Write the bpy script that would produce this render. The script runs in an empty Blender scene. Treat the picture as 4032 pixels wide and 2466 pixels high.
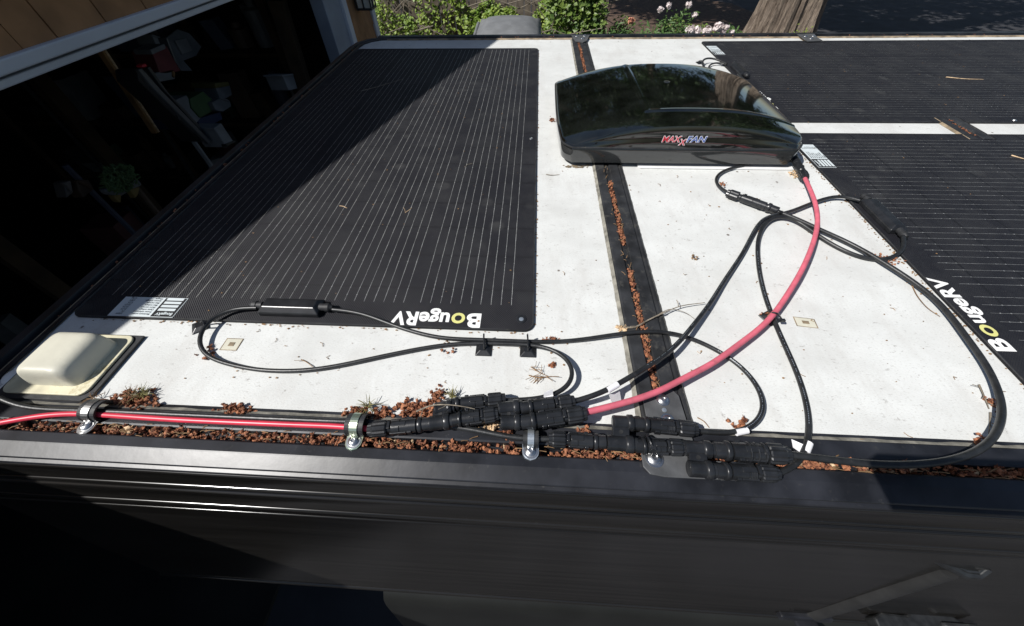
import bpy, math, random
import numpy as np
from mathutils import Vector, Matrix
rnd = random.Random(7)
S = bpy.context.scene
COL = S.collection
R_ = math.radians

# ------------------------------------------------------------------ camera
F, CX, CY, CAMZ = 1463.0, 2016.0, 1100.0, 0.47        # native photo pixels / metres above the roof
PITCH, YAW, ROLL = 0.819119, 0.072298, -0.026739
RC = Matrix.Rotation(YAW, 3, 'Z') @ Matrix.Rotation(math.pi/2-PITCH, 3, 'X') @ Matrix.Rotation(ROLL, 3, 'Z')
cam = bpy.data.cameras.new('camera'); co = bpy.data.objects.new('camera', cam); COL.objects.link(co)
co.matrix_world = Matrix.Translation((0, 0, CAMZ)) @ RC.to_4x4()
cam.sensor_fit = 'HORIZONTAL'; cam.sensor_width = 36; cam.lens = F/4032*36
cam.shift_y = -(1233-CY)/4032; cam.clip_start = 0.01; cam.clip_end = 400
S.camera = co

# ------------------------------------------------------------------ light
SUN_EL, SUN_AZ = 50.0, 26.0        # azimuth measured from -x towards -y
ex = math.cos(R_(SUN_EL))
sdir = Vector((-ex*math.cos(R_(SUN_AZ)), -ex*math.sin(R_(SUN_AZ)), math.sin(R_(SUN_EL))))
sl = bpy.data.lights.new('sun', 'SUN'); so = bpy.data.objects.new('sun', sl); COL.objects.link(so)
sl.energy = 5.0; sl.angle = R_(0.53); sl.color = (1, .975, .94)
so.rotation_euler = (-sdir).to_track_quat('-Z', 'Y').to_euler()
w = bpy.data.worlds.new('World'); S.world = w; w.use_nodes = True
nt = w.node_tree; nt.nodes.clear()
sky = nt.nodes.new('ShaderNodeTexSky'); sky.sky_type = 'NISHITA'; sky.sun_disc = False
sky.sun_elevation = R_(SUN_EL); sky.sun_rotation = math.atan2(sdir.x, sdir.y)
bg = nt.nodes.new('ShaderNodeBackground'); bg.inputs[1].default_value = 0.065
wo = nt.nodes.new('ShaderNodeOutputWorld'); nt.links.new(sky.outputs[0], bg.inputs[0]); nt.links.new(bg.outputs[0], wo.inputs[0])
S.view_settings.view_transform = 'Standard'; S.view_settings.look = 'None'
S.view_settings.exposure = 0.15; S.view_settings.gamma = 1
GZ = -1.9                          # ground level below the camper roof

# ------------------------------------------------------------------ measuring: photo pixel -> point on a real plane
def ray(x, y): return RC @ Vector(((x-CX)/F, -(y-CY)/F, -1.0))
def PZ(x, y, z=0.0):
    d = ray(x, y); t = (z-CAMZ)/d.z; return Vector((d.x*t, d.y*t, z))
def PX(x, y, X):
    d = ray(x, y); t = X/d.x; return Vector((X, d.y*t, CAMZ+d.z*t))
def PY(x, y, Y):
    d = ray(x, y); t = Y/d.y; return Vector((d.x*t, Y, CAMZ+d.z*t))

# ------------------------------------------------------------------ materials
def mat(name, col, rough=.6, metal=0, spec=.5, var=0, vs=30, bump=0, bs=200, coat=0, col2=None, trans=0, sub=0, alpha=1):
    m = bpy.data.materials.new(name); m.use_nodes = True
    n = m.node_tree.nodes; l = m.node_tree.links; p = n['Principled BSDF']
    p.inputs['Base Color'].default_value = (*col, 1); p.inputs['Roughness'].default_value = rough
    p.inputs['Metallic'].default_value = metal; p.inputs['Specular IOR Level'].default_value = spec
    p.inputs['Coat Weight'].default_value = coat; p.inputs['Coat Roughness'].default_value = .06
    if trans: p.inputs['Transmission Weight'].default_value = trans
    if alpha < 1: p.inputs['Alpha'].default_value = alpha
    tc = n.new('ShaderNodeTexCoord')
    if var or col2:
        t = n.new('ShaderNodeTexNoise'); t.inputs['Scale'].default_value = vs; t.inputs['Detail'].default_value = 6
        l.new(tc.outputs['Object'], t.inputs['Vector'])
        r = n.new('ShaderNodeValToRGB'); c2 = col2 or tuple(min(1, c*(1+var)) for c in col)
        c1 = col if col2 else tuple(c*(1-var) for c in col)
        r.color_ramp.elements[0].position = .35; r.color_ramp.elements[1].position = .65
        r.color_ramp.elements[0].color = (*c1, 1); r.color_ramp.elements[1].color = (*c2, 1)
        l.new(t.outputs['Fac'], r.inputs[0]); l.new(r.outputs[0], p.inputs['Base Color'])
    if bump:
        t = n.new('ShaderNodeTexNoise'); t.inputs['Scale'].default_value = bs; t.inputs['Detail'].default_value = 4
        l.new(tc.outputs['Object'], t.inputs['Vector'])
        b = n.new('ShaderNodeBump'); b.inputs['Strength'].default_value = bump; b.inputs['Distance'].default_value = .002
        l.new(t.outputs['Fac'], b.inputs['Height']); l.new(b.outputs[0], p.inputs['Normal'])
    return m
def N(m, kind, **kw):
    nd = m.node_tree.nodes.new(kind)
    for k, v in kw.items():
        if k in nd.inputs: nd.inputs[k].default_value = v
        else: setattr(nd, k, v)
    return nd
def mix(m, fac, a, b, blend='MIX'):
    x = m.node_tree.nodes.new('ShaderNodeMix'); x.data_type = 'RGBA'; x.blend_type = blend
    for s, v in ((0, fac), (6, a), (7, b)):
        if hasattr(v, 'links'): m.node_tree.links.new(v, x.inputs[s])
        else: x.inputs[s].default_value = v if s == 0 else (*v, 1)
    return x.outputs[2]
def ramp(m, src, p0, p1, c0=(0, 0, 0), c1=(1, 1, 1)):
    r = m.node_tree.nodes.new('ShaderNodeValToRGB'); e = r.color_ramp.elements
    e[0].position = p0; e[1].position = p1; e[0].color = (*c0, 1); e[1].color = (*c1, 1)
    m.node_tree.links.new(src, r.inputs[0]); return r.outputs[0]

def roof_material():
    m = mat('white_roof_skin', (.8, .8, .78), .55, spec=.35); L = m.node_tree.links; p = m.node_tree.nodes['Principled BSDF']
    tc = N(m, 'ShaderNodeTexCoord')
    def noise(sc, det=4, stretch=(1, 1, 1), rgh=.5):
        mp = N(m, 'ShaderNodeMapping'); mp.inputs['Scale'].default_value = stretch; L.new(tc.outputs['Object'], mp.inputs[0])
        t = N(m, 'ShaderNodeTexNoise', Scale=sc, Detail=det, Roughness=rgh); L.new(mp.outputs[0], t.inputs['Vector']); return t.outputs['Fac']
    c = mix(m, ramp(m, noise(7, 8, (1, 1.5, 1), .65), .38, .68), (.655, .665, .645), (.55, .555, .535))
    c = mix(m, ramp(m, noise(11, 7, (1.6, .5, 1), .7), .50, .75), c, (.53, .525, .50))        # run-off streaks
    c = mix(m, ramp(m, noise(260, 3, (1, 2.6, 1)), .58, .70), c, (.50, .495, .47))           # fine lint-like specks
    c = mix(m, ramp(m, noise(95, 5, (1, 1.8, 1), .7), .61, .70), c, (.37, .36, .34))
    g = N(m, 'ShaderNodeMath', operation='MULTIPLY'); L.new(ramp(m, noise(45, 8, (1, 1.3, 1), .75), .60, .70), g.inputs[0]); L.new(ramp(m, noise(5, 3), .5, .64), g.inputs[1])
    c = mix(m, g.outputs[0], c, (.37, .36, .34))
    v = N(m, 'ShaderNodeTexVoronoi', Scale=22.0); L.new(tc.outputs['Object'], v.inputs['Vector'])
    c = mix(m, ramp(m, v.outputs['Distance'], .045, .075, (1, 1, 1), (0, 0, 0)), c, (.16, .14, .12))
    # faint yellow dirt around its edges
    sx = N(m, 'ShaderNodeSeparateXYZ'); L.new(tc.outputs['Object'], sx.inputs[0])
    far = N(m, 'ShaderNodeMapRange'); L.new(sx.outputs[1], far.inputs[0])
    for i, vv in ((1, 1.80), (2, 1.87), (3, 0), (4, 1)): far.inputs[i].default_value = vv
    g = N(m, 'ShaderNodeMath', operation='MULTIPLY'); L.new(far.outputs[0], g.inputs[0]); L.new(ramp(m, noise(14, 5), .45, .65), g.inputs[1])
    c = mix(m, g.outputs[0], c, (.50, .40, .24))
    L.new(c, p.inputs['Base Color'])
    b = N(m, 'ShaderNodeBump', Strength=.25, Distance=.001); L.new(noise(300, 3, (1, 2, 1)), b.inputs['Height']); L.new(b.outputs[0], p.inputs['Normal'])
    return m
def panel_material():
    m = mat('woven_solar_black', (.018, .018, .022), .62, spec=.35); L = m.node_tree.links; p = m.node_tree.nodes['Principled BSDF']
    tc = N(m, 'ShaderNodeTexCoord')
    t = N(m, 'ShaderNodeTexNoise', Scale=9.0, Detail=8.0, Roughness=.7); L.new(tc.outputs['Object'], t.inputs['Vector'])
    c = mix(m, ramp(m, t.outputs['Fac'], .42, .75), (.0085, .0085, .012), (.025, .025, .027))
    t2 = N(m, 'ShaderNodeTexNoise', Scale=150.0, Detail=4.0, Roughness=.7); L.new(tc.outputs['Object'], t2.inputs['Vector'])
    c = mix(m, ramp(m, t2.outputs['Fac'], .70, .78), c, (.11, .105, .10))
    sx = N(m, 'ShaderNodeSeparateXYZ'); L.new(tc.outputs['Object'], sx.inputs[0])
    def wave(o, f):
        a = N(m, 'ShaderNodeMath', operation='MULTIPLY'); L.new(o, a.inputs[0]); a.inputs[1].default_value = f
        s = N(m, 'ShaderNodeMath', operation='SINE'); L.new(a.outputs[0], s.inputs[0]); return s.outputs[0]
    # dark cell joints every 81 mm along the panel
    pp = N(m, 'ShaderNodeMath', operation='PINGPONG'); L.new(sx.outputs[1], pp.inputs[0]); pp.inputs[1].default_value = .0405
    c = mix(m, ramp(m, pp.outputs[0], .0012, .0030, (1, 1, 1), (0, 0, 0)), c, (.005, .005, .007))
    vo = N(m, 'ShaderNodeTexVoronoi', Scale=16.0); L.new(tc.outputs['Object'], vo.inputs['Vector']); t3 = N(m, 'ShaderNodeTexNoise', Scale=3.0, Detail=7.0, Roughness=.7); L.new(tc.outputs['Object'], t3.inputs['Vector'])
    g3 = N(m, 'ShaderNodeMath', operation='MULTIPLY'); L.new(ramp(m, vo.outputs['Distance'], .18, .30, (1, 1, 1), (0, 0, 0)), g3.inputs[0]); L.new(ramp(m, t3.outputs['Fac'], .45, .62), g3.inputs[1])
    c = mix(m, g3.outputs[0], c, (.034, .034, .035))
    L.new(c, p.inputs['Base Color'])
    mm = N(m, 'ShaderNodeMath', operation='MULTIPLY'); L.new(wave(sx.outputs[0], 1700), mm.inputs[0]); L.new(wave(sx.outputs[1], 1700), mm.inputs[1])
    b = N(m, 'ShaderNodeBump', Strength=.55, Distance=.0007); L.new(mm.outputs[0], b.inputs['Height'])
    b2 = N(m, 'ShaderNodeBump', Strength=.35, Distance=.004); L.new(t.outputs['Fac'], b2.inputs['Height']); L.new(b.outputs[0], b2.inputs['Normal'])
    L.new(b2.outputs[0], p.inputs['Normal'])
    return m
M = dict(
 roof=roof_material(), panel=panel_material(),
 wire=mat('silver_cell_wire', (.46, .46, .44), .45, metal=.6, var=.3, vs=400),
 white=mat('white_print', (.80, .80, .78), .6, var=.06), lime=mat('lime_print', (.62, .60, .22), .6, var=.05),
 label=mat('pale_label_film', (.60, .65, .66), .35, var=.05), ink=mat('grey_print', (.13, .15, .16), .5, var=.1),
 labelblk=mat('black_label_film', (.02, .02, .022), .4, var=.1),
 plastic=mat('black_moulded_plastic', (.016, .017, .019), .31, bump=.05, bs=300, var=.3, vs=60),
 cable=mat('black_cable_jacket', (.016, .017, .018), .40, bump=.1, bs=300, var=.3, vs=80),
 redpink=mat('faded_red_cable_jacket', (.58, .12, .165), .6, var=.12, vs=50),
 red=mat('red_cable_jacket', (.62, .042, .075), .35, var=.1, vs=50),
 rail=mat('satin_black_rail', (.017, .018, .022), .37, spec=.42, bump=.10, bs=40, var=.5, vs=18),
 skirt=mat('semigloss_black_side', (.0105, .0098, .009), .17, spec=.5, var=.30, vs=6),
 body=mat('dull_black_body', (.012, .0125, .0115), .5, spec=.3, var=.2, vs=6),
 sealant=mat('grey_sealant', (.20, .19, .16), .8, var=.4, vs=60, bump=.4),
 seal_tan=mat('dirty_tan_sealant', (.24, .185, .12), .8, var=.45, vs=40, bump=.4),
 rubber=mat('weathered_black_rubber', (.018, .019, .021), .6, var=.5, vs=30, bump=.2),
 plate=mat('dusty_black_plate', (.075, .077, .08), .5, var=.25, vs=40, bump=.1),
 steel=mat('stainless_steel', (.62, .62, .62), .33, metal=1, var=.12, vs=200),
 zinc=mat('zinc_plate', (.55, .60, .64), .35, metal=.8, var=.15, vs=80),
 zincy=mat('yellow_zinc', (.55, .56, .40), .33, metal=.85, col2=(.42, .55, .45), vs=60),
 lid=mat('gloss_smoke_black', (.006, .007, .006), .045, spec=.75, coat=1.0, bump=.01, bs=10, var=.5, vs=20),
 basep=mat('black_fan_base', (.024, .025, .025), .10, spec=.6, coat=1.0, var=.2, vs=15),
 cream=mat('cream_plastic', (.58, .56, .46), .48, var=.07, vs=25, bump=.15, bs=90),
 creamb=mat('yellowed_cream_flange', (.60, .56, .40), .6, var=.18, vs=30),
 whitep=mat('white_flange', (.78, .78, .76), .4, var=.06, vs=30),
 tag=mat('white_paper_tag', (.78, .78, .80), .55, var=.06, vs=80),
 badge_r=mat('badge_red', (.55, .03, .05), .3, var=.05), badge_b=mat('badge_blue', (.06, .12, .38), .3, var=.05), badge_w=mat('badge_white', (.8, .8, .82), .3, var=.03),
 cone=mat('rusty_cone_scale', (.075, .020, .010), .85, col2=(.42, .175, .085), vs=190, bump=.3),
 conep=mat('pale_cone_scale', (.50, .36, .22), .8, var=.35, vs=100),
 needle=mat('dry_needle', (.22, .13, .06), .7, var=.4, vs=60), green=mat('green_needle', (.21, .19, .07), .6, var=.4, vs=90),
 twig=mat('grey_twig', (.20, .17, .13), .85, var=.4, vs=150, bump=.5), lichen=mat('pale_lichen', (.55, .57, .42), .9, var=.3, vs=300),
 shingle=mat('tan_cedar_shingle', (.33, .165, .07), .8, var=.22, vs=9, bump=.4, bs=60),
 trim=mat('white_painted_trim', (.62, .63, .66), .55, var=.05, vs=6), jamb=mat('blue_grey_jamb', (.26, .29, .34), .6, var=.08, vs=8),
 wood=mat('old_framing_wood', (.22, .12, .045), .8, var=.35, vs=12, bump=.3), dimwood=mat('old_dim_stud', (.05, .03, .015), .9, var=.3, vs=8), dark=mat('dim_garage_lining', (.018, .015, .012), .9, var=.4, vs=3),  # dimwood and dark: garage gloom put into the base colour
 fence=mat('weathered_fence_board', (.16, .13, .10), .85, var=.35, vs=9, bump=.5, bs=40),
 bin=mat('grey_bin_plastic', (.155, .16, .165), .55, var=.12, vs=9, bump=.1),
 leaf=mat('lime_vine_leaf', (.13, .23, .025), .5, col2=(.30, .38, .07), vs=5), leafd=mat('dark_green_leaf', (.028, .06, .014), .5, col2=(.06, .11, .03), vs=4),
 ivy=mat('mixed_ivy_leaf', (.05, .11, .02), .45, col2=(.24, .33, .07), vs=7), leafm=mat('peony_leaf', (.06, .13, .03), .45, col2=(.12, .20, .06), vs=10), petal=mat('pale_petal', (.80, .72, .70), .6, var=.1, vs=20), petalp=mat('faded_orange_petal', (.55, .25, .16), .7, var=.2),
 bark=mat('fibrous_cedar_bark', (.06, .042, .031), .9, col2=(.27, .215, .165), vs=6, bump=.8, bs=30),
 iron=mat('black_iron', (.02, .02, .02), .5, var=.2),
 lampglass=mat('frosted_lamp_glass', (.6, .58, .5), .3, var=.05),
)
def bark_fix():
    m = M['bark']; L = m.node_tree.links
    for nd in list(m.node_tree.nodes):
        if nd.type == 'TEX_NOISE':
            mp = N(m, 'ShaderNodeMapping'); mp.inputs['Scale'].default_value = (7, 7, .6)
            src = nd.inputs['Vector'].links[0].from_socket; L.new(src, mp.inputs[0]); L.new(mp.outputs[0], nd.inputs['Vector']); nd.inputs['Scale'].default_value = 3.2; nd.inputs['Roughness'].default_value = .7
        if nd.type == 'BUMP': nd.inputs['Distance'].default_value = .06; nd.inputs['Strength'].default_value = 1
bark_fix()
def streaks(m, sc):
    L = m.node_tree.links
    for nd in list(m.node_tree.nodes):
        if nd.type == 'TEX_NOISE':
            mp = N(m, 'ShaderNodeMapping'); mp.inputs['Scale'].default_value = sc; src = nd.inputs['Vector'].links[0].from_socket; L.new(src, mp.inputs[0]); L.new(mp.outputs[0], nd.inputs['Vector'])
streaks(M['skirt'], (.5, 6, 14))
def dusty(m, scale, p0, p1, c_):
    p = m.node_tree.nodes['Principled BSDF']; tc = N(m, 'ShaderNodeTexCoord'); t = N(m, 'ShaderNodeTexNoise', Scale=scale, Detail=6.0, Roughness=.75); m.node_tree.links.new(tc.outputs['Object'], t.inputs['Vector'])
    src = p.inputs['Base Color'].links[0].from_socket; m.node_tree.links.new(mix(m, ramp(m, t.outputs['Fac'], p0, p1), src, c_), p.inputs['Base Color'])
for k_, a_ in (('rail', (110, .60, .78, (.05, .049, .047))), ('plastic', (140, .60, .78, (.04, .04, .039))), ('cable', (50, .60, .75, (.05, .048, .045))), ('rubber', (40, .55, .70, (.06, .058, .052))), ('redpink', (70, .58, .72, (.36, .10, .12))), ('cream', (14, .56, .74, (.44, .41, .31))), ('creamb', (30, .55, .68, (.42, .36, .20))), ('skirt', (130, .64, .76, (.035, .034, .032)))): dusty(M[k_], *a_)
def leafy(m):
    p = m.node_tree.nodes['Principled BSDF']; p.inputs['Subsurface Weight'].default_value = 0
    tr = N(m, 'ShaderNodeBsdfTranslucent'); mx = N(m, 'ShaderNodeMixShader'); mx.inputs[0].default_value = .3
    src = p.inputs['Base Color'].links[0].from_socket; m.node_tree.links.new(src, tr.inputs[0])
    o = m.node_tree.nodes['Material Output']; m.node_tree.links.new(p.outputs[0], mx.inputs[1]); m.node_tree.links.new(tr.outputs[0], mx.inputs[2]); m.node_tree.links.new(mx.outputs[0], o.inputs[0])
for k in ('leaf', 'leafd', 'leafm', 'petal', 'ivy'): leafy(M[k])

# ------------------------------------------------------------------ mesh helpers
def spline(pts, step=.006):
    P = [np.array(p, float) for p in pts]; P = [2*P[0]-P[1]]+P+[2*P[-1]-P[-2]]; out = []
    for i in range(1, len(P)-2):
        p0, p1, p2, p3 = P[i-1:i+3]; d = np.linalg.norm(p2-p1); n = max(2, int(d/step))
        t01 = max(np.linalg.norm(p1-p0), 1e-5)**.5; t12 = max(d, 1e-5)**.5; t23 = max(np.linalg.norm(p3-p2), 1e-5)**.5
        m1 = (p2-p1)+t12*((p1-p0)/t01-(p2-p0)/(t01+t12)); m2 = (p2-p1)+t12*((p3-p2)/t23-(p3-p1)/(t12+t23))
        for k in range(n):
            t = k/n; out.append((2*t**3-3*t*t+1)*p1+(t**3-2*t*t+t)*m1+(-2*t**3+3*t*t)*p2+(t**3-t*t)*m2)
    out.append(P[-2]); return out
class MB:
    def __init__(s): s.v = []; s.f = []
    def add(s, v, f):
        o = len(s.v); s.v += [tuple(x) for x in v]; s.f += [tuple(i+o for i in q) for q in f]; return s
    def box(s, x0, x1, y0, y1, z0, z1):
        v = [(x, y, z) for x in (x0, x1) for y in (y0, y1) for z in (z0, z1)]
        return s.add(v, [(0, 1, 3, 2), (4, 6, 7, 5), (0, 4, 5, 1), (2, 3, 7, 6), (0, 2, 6, 4), (1, 5, 7, 3)])
    def obox(s, c, ax, ay, az):       # oriented box: centre and three half-vectors
        c, ax, ay, az = map(Vector, (c, ax, ay, az)); v = [c+i*ax+j*ay+k*az for i in (-1, 1) for j in (-1, 1) for k in (-1, 1)]
        return s.add(v, [(0, 1, 3, 2), (4, 6, 7, 5), (0, 4, 5, 1), (2, 3, 7, 6), (0, 2, 6, 4), (1, 5, 7, 3)])
    def tube(s, path, r, n=10, cap=True):
        path = [np.array(p, float) for p in path]; K = len(path); v = []; up = None
        rr = r if hasattr(r, '__len__') else [r]*K
        for i in range(K):
            t = path[min(i+1, K-1)]-path[max(i-1, 0)]; t = t/(np.linalg.norm(t)+1e-12)
            if up is None:
                up = np.array([0, 0, 1.]) if abs(t[2]) < .9 else np.array([1., 0, 0])
            up = up-t*np.dot(up, t); up /= np.linalg.norm(up)+1e-12; sd = np.cross(t, up)
            for k in range(n):
                a = 2*math.pi*k/n; v.append(path[i]+rr[i]*(math.cos(a)*sd+math.sin(a)*up))
        f = [(i*n+k, i*n+(k+1) % n, (i+1)*n+(k+1) % n, (i+1)*n+k) for i in range(K-1) for k in range(n)]
        if cap: f += [tuple(range(n-1, -1, -1)), tuple((K-1)*n+k for k in range(n))]
        return s.add(v, f)
    def lathe(s, base, axis, prof, n=20, rib=0):   # prof: (t along axis, radius)
        base = Vector(base); a = Vector(axis).normalized(); u = a.orthogonal().normalized(); w_ = a.cross(u); v = []
        for t, r in prof:
            for k in range(n):
                q = 2*math.pi*k/n; rr = r*(1-(rib if k % 2 else 0)); v.append(base+a*t+u*(rr*math.cos(q))+w_*(rr*math.sin(q)))
        K = len(prof); f = [(i*n+k, i*n+(k+1) % n, (i+1)*n+(k+1) % n, (i+1)*n+k) for i in range(K-1) for k in range(n)]
        f += [tuple(range(n-1, -1, -1)), tuple((K-1)*n+k for k in range(n))]
        return s.add(v, f)
    def prism(s, poly, z0, z1, xf=lambda p: p):
        n = len(poly); v = [xf(Vector((x, y, z0))) for x, y in poly]+[xf(Vector((x, y, z1))) for x, y in poly]
        f = [tuple(range(n-1, -1, -1)), tuple(range(n, 2*n))]+[(i, (i+1) % n, n+(i+1) % n, n+i) for i in range(n)]
        return s.add(v, f)
    def sweepx(s, prof, x0, x1, closed=False, nseg=1):   # profile (y,z) swept along x
        n = len(prof); v = []; 
        for j in range(nseg+1):
            x = x0+(x1-x0)*j/nseg; v += [(x, y, z) for y, z in prof]
        m_ = n if closed else n-1
        f = [(j*n+i, j*n+(i+1) % n, (j+1)*n+(i+1) % n, (j+1)*n+i) for j in range(nseg) for i in range(m_)]
        if closed: f += [tuple(range(n-1, -1, -1)), tuple(nseg*n+i for i in range(n))]
        return s.add(v, f)
    def blob(s, c, r, jit=.35, seed=None, sc=(1, 1, 1)):
        q = (1+5**.5)/2; ic = [(-1, q, 0), (1, q, 0), (-1, -q, 0), (1, -q, 0), (0, -1, q), (0, 1, q), (0, -1, -q), (0, 1, -q), (q, 0, -1), (q, 0, 1), (-q, 0, -1), (-q, 0, 1)]
        fa = [(0, 11, 5), (0, 5, 1), (0, 1, 7), (0, 7, 10), (0, 10, 11), (1, 5, 9), (5, 11, 4), (11, 10, 2), (10, 7, 6), (7, 1, 8), (3, 9, 4), (3, 4, 2), (3, 2, 6), (3, 6, 8), (3, 8, 9), (4, 9, 5), (2, 4, 11), (6, 2, 10), (8, 6, 7), (9, 8, 1)]
        v = []
        for p in ic:
            k = r/1.9*(1+rnd.uniform(-jit, jit)); v.append((c[0]+p[0]*k*sc[0], c[1]+p[1]*k*sc[1], c[2]+p[2]*k*sc[2]))
        return s.add(v, fa)
    def leafq(s, c, size, nrm=None, asp=.5):
        a = Vector((rnd.gauss(0, 1), rnd.gauss(0, 1), rnd.gauss(0, .6))).normalized(); b_ = a.cross(Vector((rnd.gauss(0, 1), rnd.gauss(0, 1), rnd.gauss(0, 1)))).normalized()
        if nrm is not None: n_ = (Vector(nrm)+Vector((rnd.gauss(0, .5), rnd.gauss(0, .5), rnd.gauss(0, .5)))).normalized(); b_ = n_.cross(a).normalized(); a = b_.cross(n_)
        c = Vector(c); n_ = a.cross(b_)
        return s.add([c-a*size*.5, c+b_*size*asp*.5+n_*size*.08, c+a*size*.5, c-b_*size*asp*.5+n_*size*.08], [(0, 1, 2, 3)])
    def build(s, name, m, parent=None, smooth=False, bevel=0, seg=2):
        me = bpy.data.meshes.new(name); off = parent_loc(parent)
        me.from_pydata([(x-off[0], y-off[1], z-off[2]) for x, y, z in s.v], [], s.f); me.update()
        o = bpy.data.objects.new(name, me); COL.objects.link(o)
        if parent is not None: o.parent = parent
        for mm in (m if isinstance(m, (list, tuple)) else [m]): me.materials.append(mm)
        if smooth: 
            me.polygons.foreach_set('use_smooth', [True]*len(me.polygons))
            try: me.set_sharp_from_angle(angle=R_(38))
            except Exception: pass
        if bevel:
            b = o.modifiers.new('bevel', 'BEVEL'); b.width = bevel; b.segments = seg; b.limit_method = 'ANGLE'
        return o
LOC = {}
def parent_loc(p):
    o = (0, 0, 0)
    while p is not None:
        o = (o[0]+p.location.x, o[1]+p.location.y, o[2]+p.location.z); p = p.parent
    return o
def tag(o, label, cat, group=None, kind=None):
    if label: o['label'] = label
    if cat: o['category'] = cat
    if group: o['group'] = group
    if kind: o['kind'] = kind
    return o
def thing(name, loc, label, cat, group=None):
    o = bpy.data.objects.new(name, None); COL.objects.link(o); o.location = loc; o.empty_display_size = .02
    return tag(o, label, cat, group)
def rrect(x0, x1, y0, y1, r, n=5):
    P = []
    for cx, cy, a0 in ((x1-r, y1-r, 0), (x0+r, y1-r, 90), (x0+r, y0+r, 180), (x1-r, y0+r, 270)):
        for k in range(n+1):
            a = R_(a0+90*k/n); P.append((cx+r*math.cos(a), cy+r*math.sin(a)))
    return P
def text_mesh(txt, size, bold=.02, shear=0):
    cu = bpy.data.curves.new('t', 'FONT'); cu.body = txt; cu.size = size; cu.offset = bold*size; cu.shear = shear; cu.resolution_u = 4
    o = bpy.data.objects.new('t', cu); COL.objects.link(o); dg = bpy.context.evaluated_depsgraph_get(); dg.update()
    me = bpy.data.meshes.new_from_object(o.evaluated_get(dg)); v = [tuple(p.co) for p in me.vertices]; f = [tuple(p.vertices) for p in me.polygons]
    bpy.data.objects.remove(o); bpy.data.meshes.remove(me); bpy.data.curves.remove(cu); return v, f

exec_order = True
# ================================================================== SETTING
def ground():
    m = mat('driveway_asphalt', (.032, .032, .036), .85, bump=.5, bs=60, var=.3, vs=3)
    g = MB(); n = 30
    xs = [-60+120*i/n for i in range(n+1)]; ys = [-20+140*i/n for i in range(n+1)]
    g.add([(x, y, GZ) for y in ys for x in xs], [(j*(n+1)+i, j*(n+1)+i+1, (j+1)*(n+1)+i+1, (j+1)*(n+1)+i) for j in range(n) for i in range(n)])
    tag(g.build('ground', m), 'dark asphalt driveway and road in dappled shade', 'ground', kind='structure')
    mm = mat('bark_mulch_bed', (.045, .028, .02), .95, col2=(.12, .075, .05), vs=14, bump=1, bs=40)
    s = MB(); s.prism([(-2.2, 4.6), (4.2, 4.6), (6.6, 7.3), (5.8, 9.2), (5.2, 12.5), (3.4, 14.5), (1.6, 13.5), (1.2, 9.4), (-2.2, 8.9)], GZ+.004, GZ+.03)
    tag(s.build('planting_bed', mm), 'brown bark mulch planting bed behind the camper', 'planting bed', kind='structure')
ground()

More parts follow.
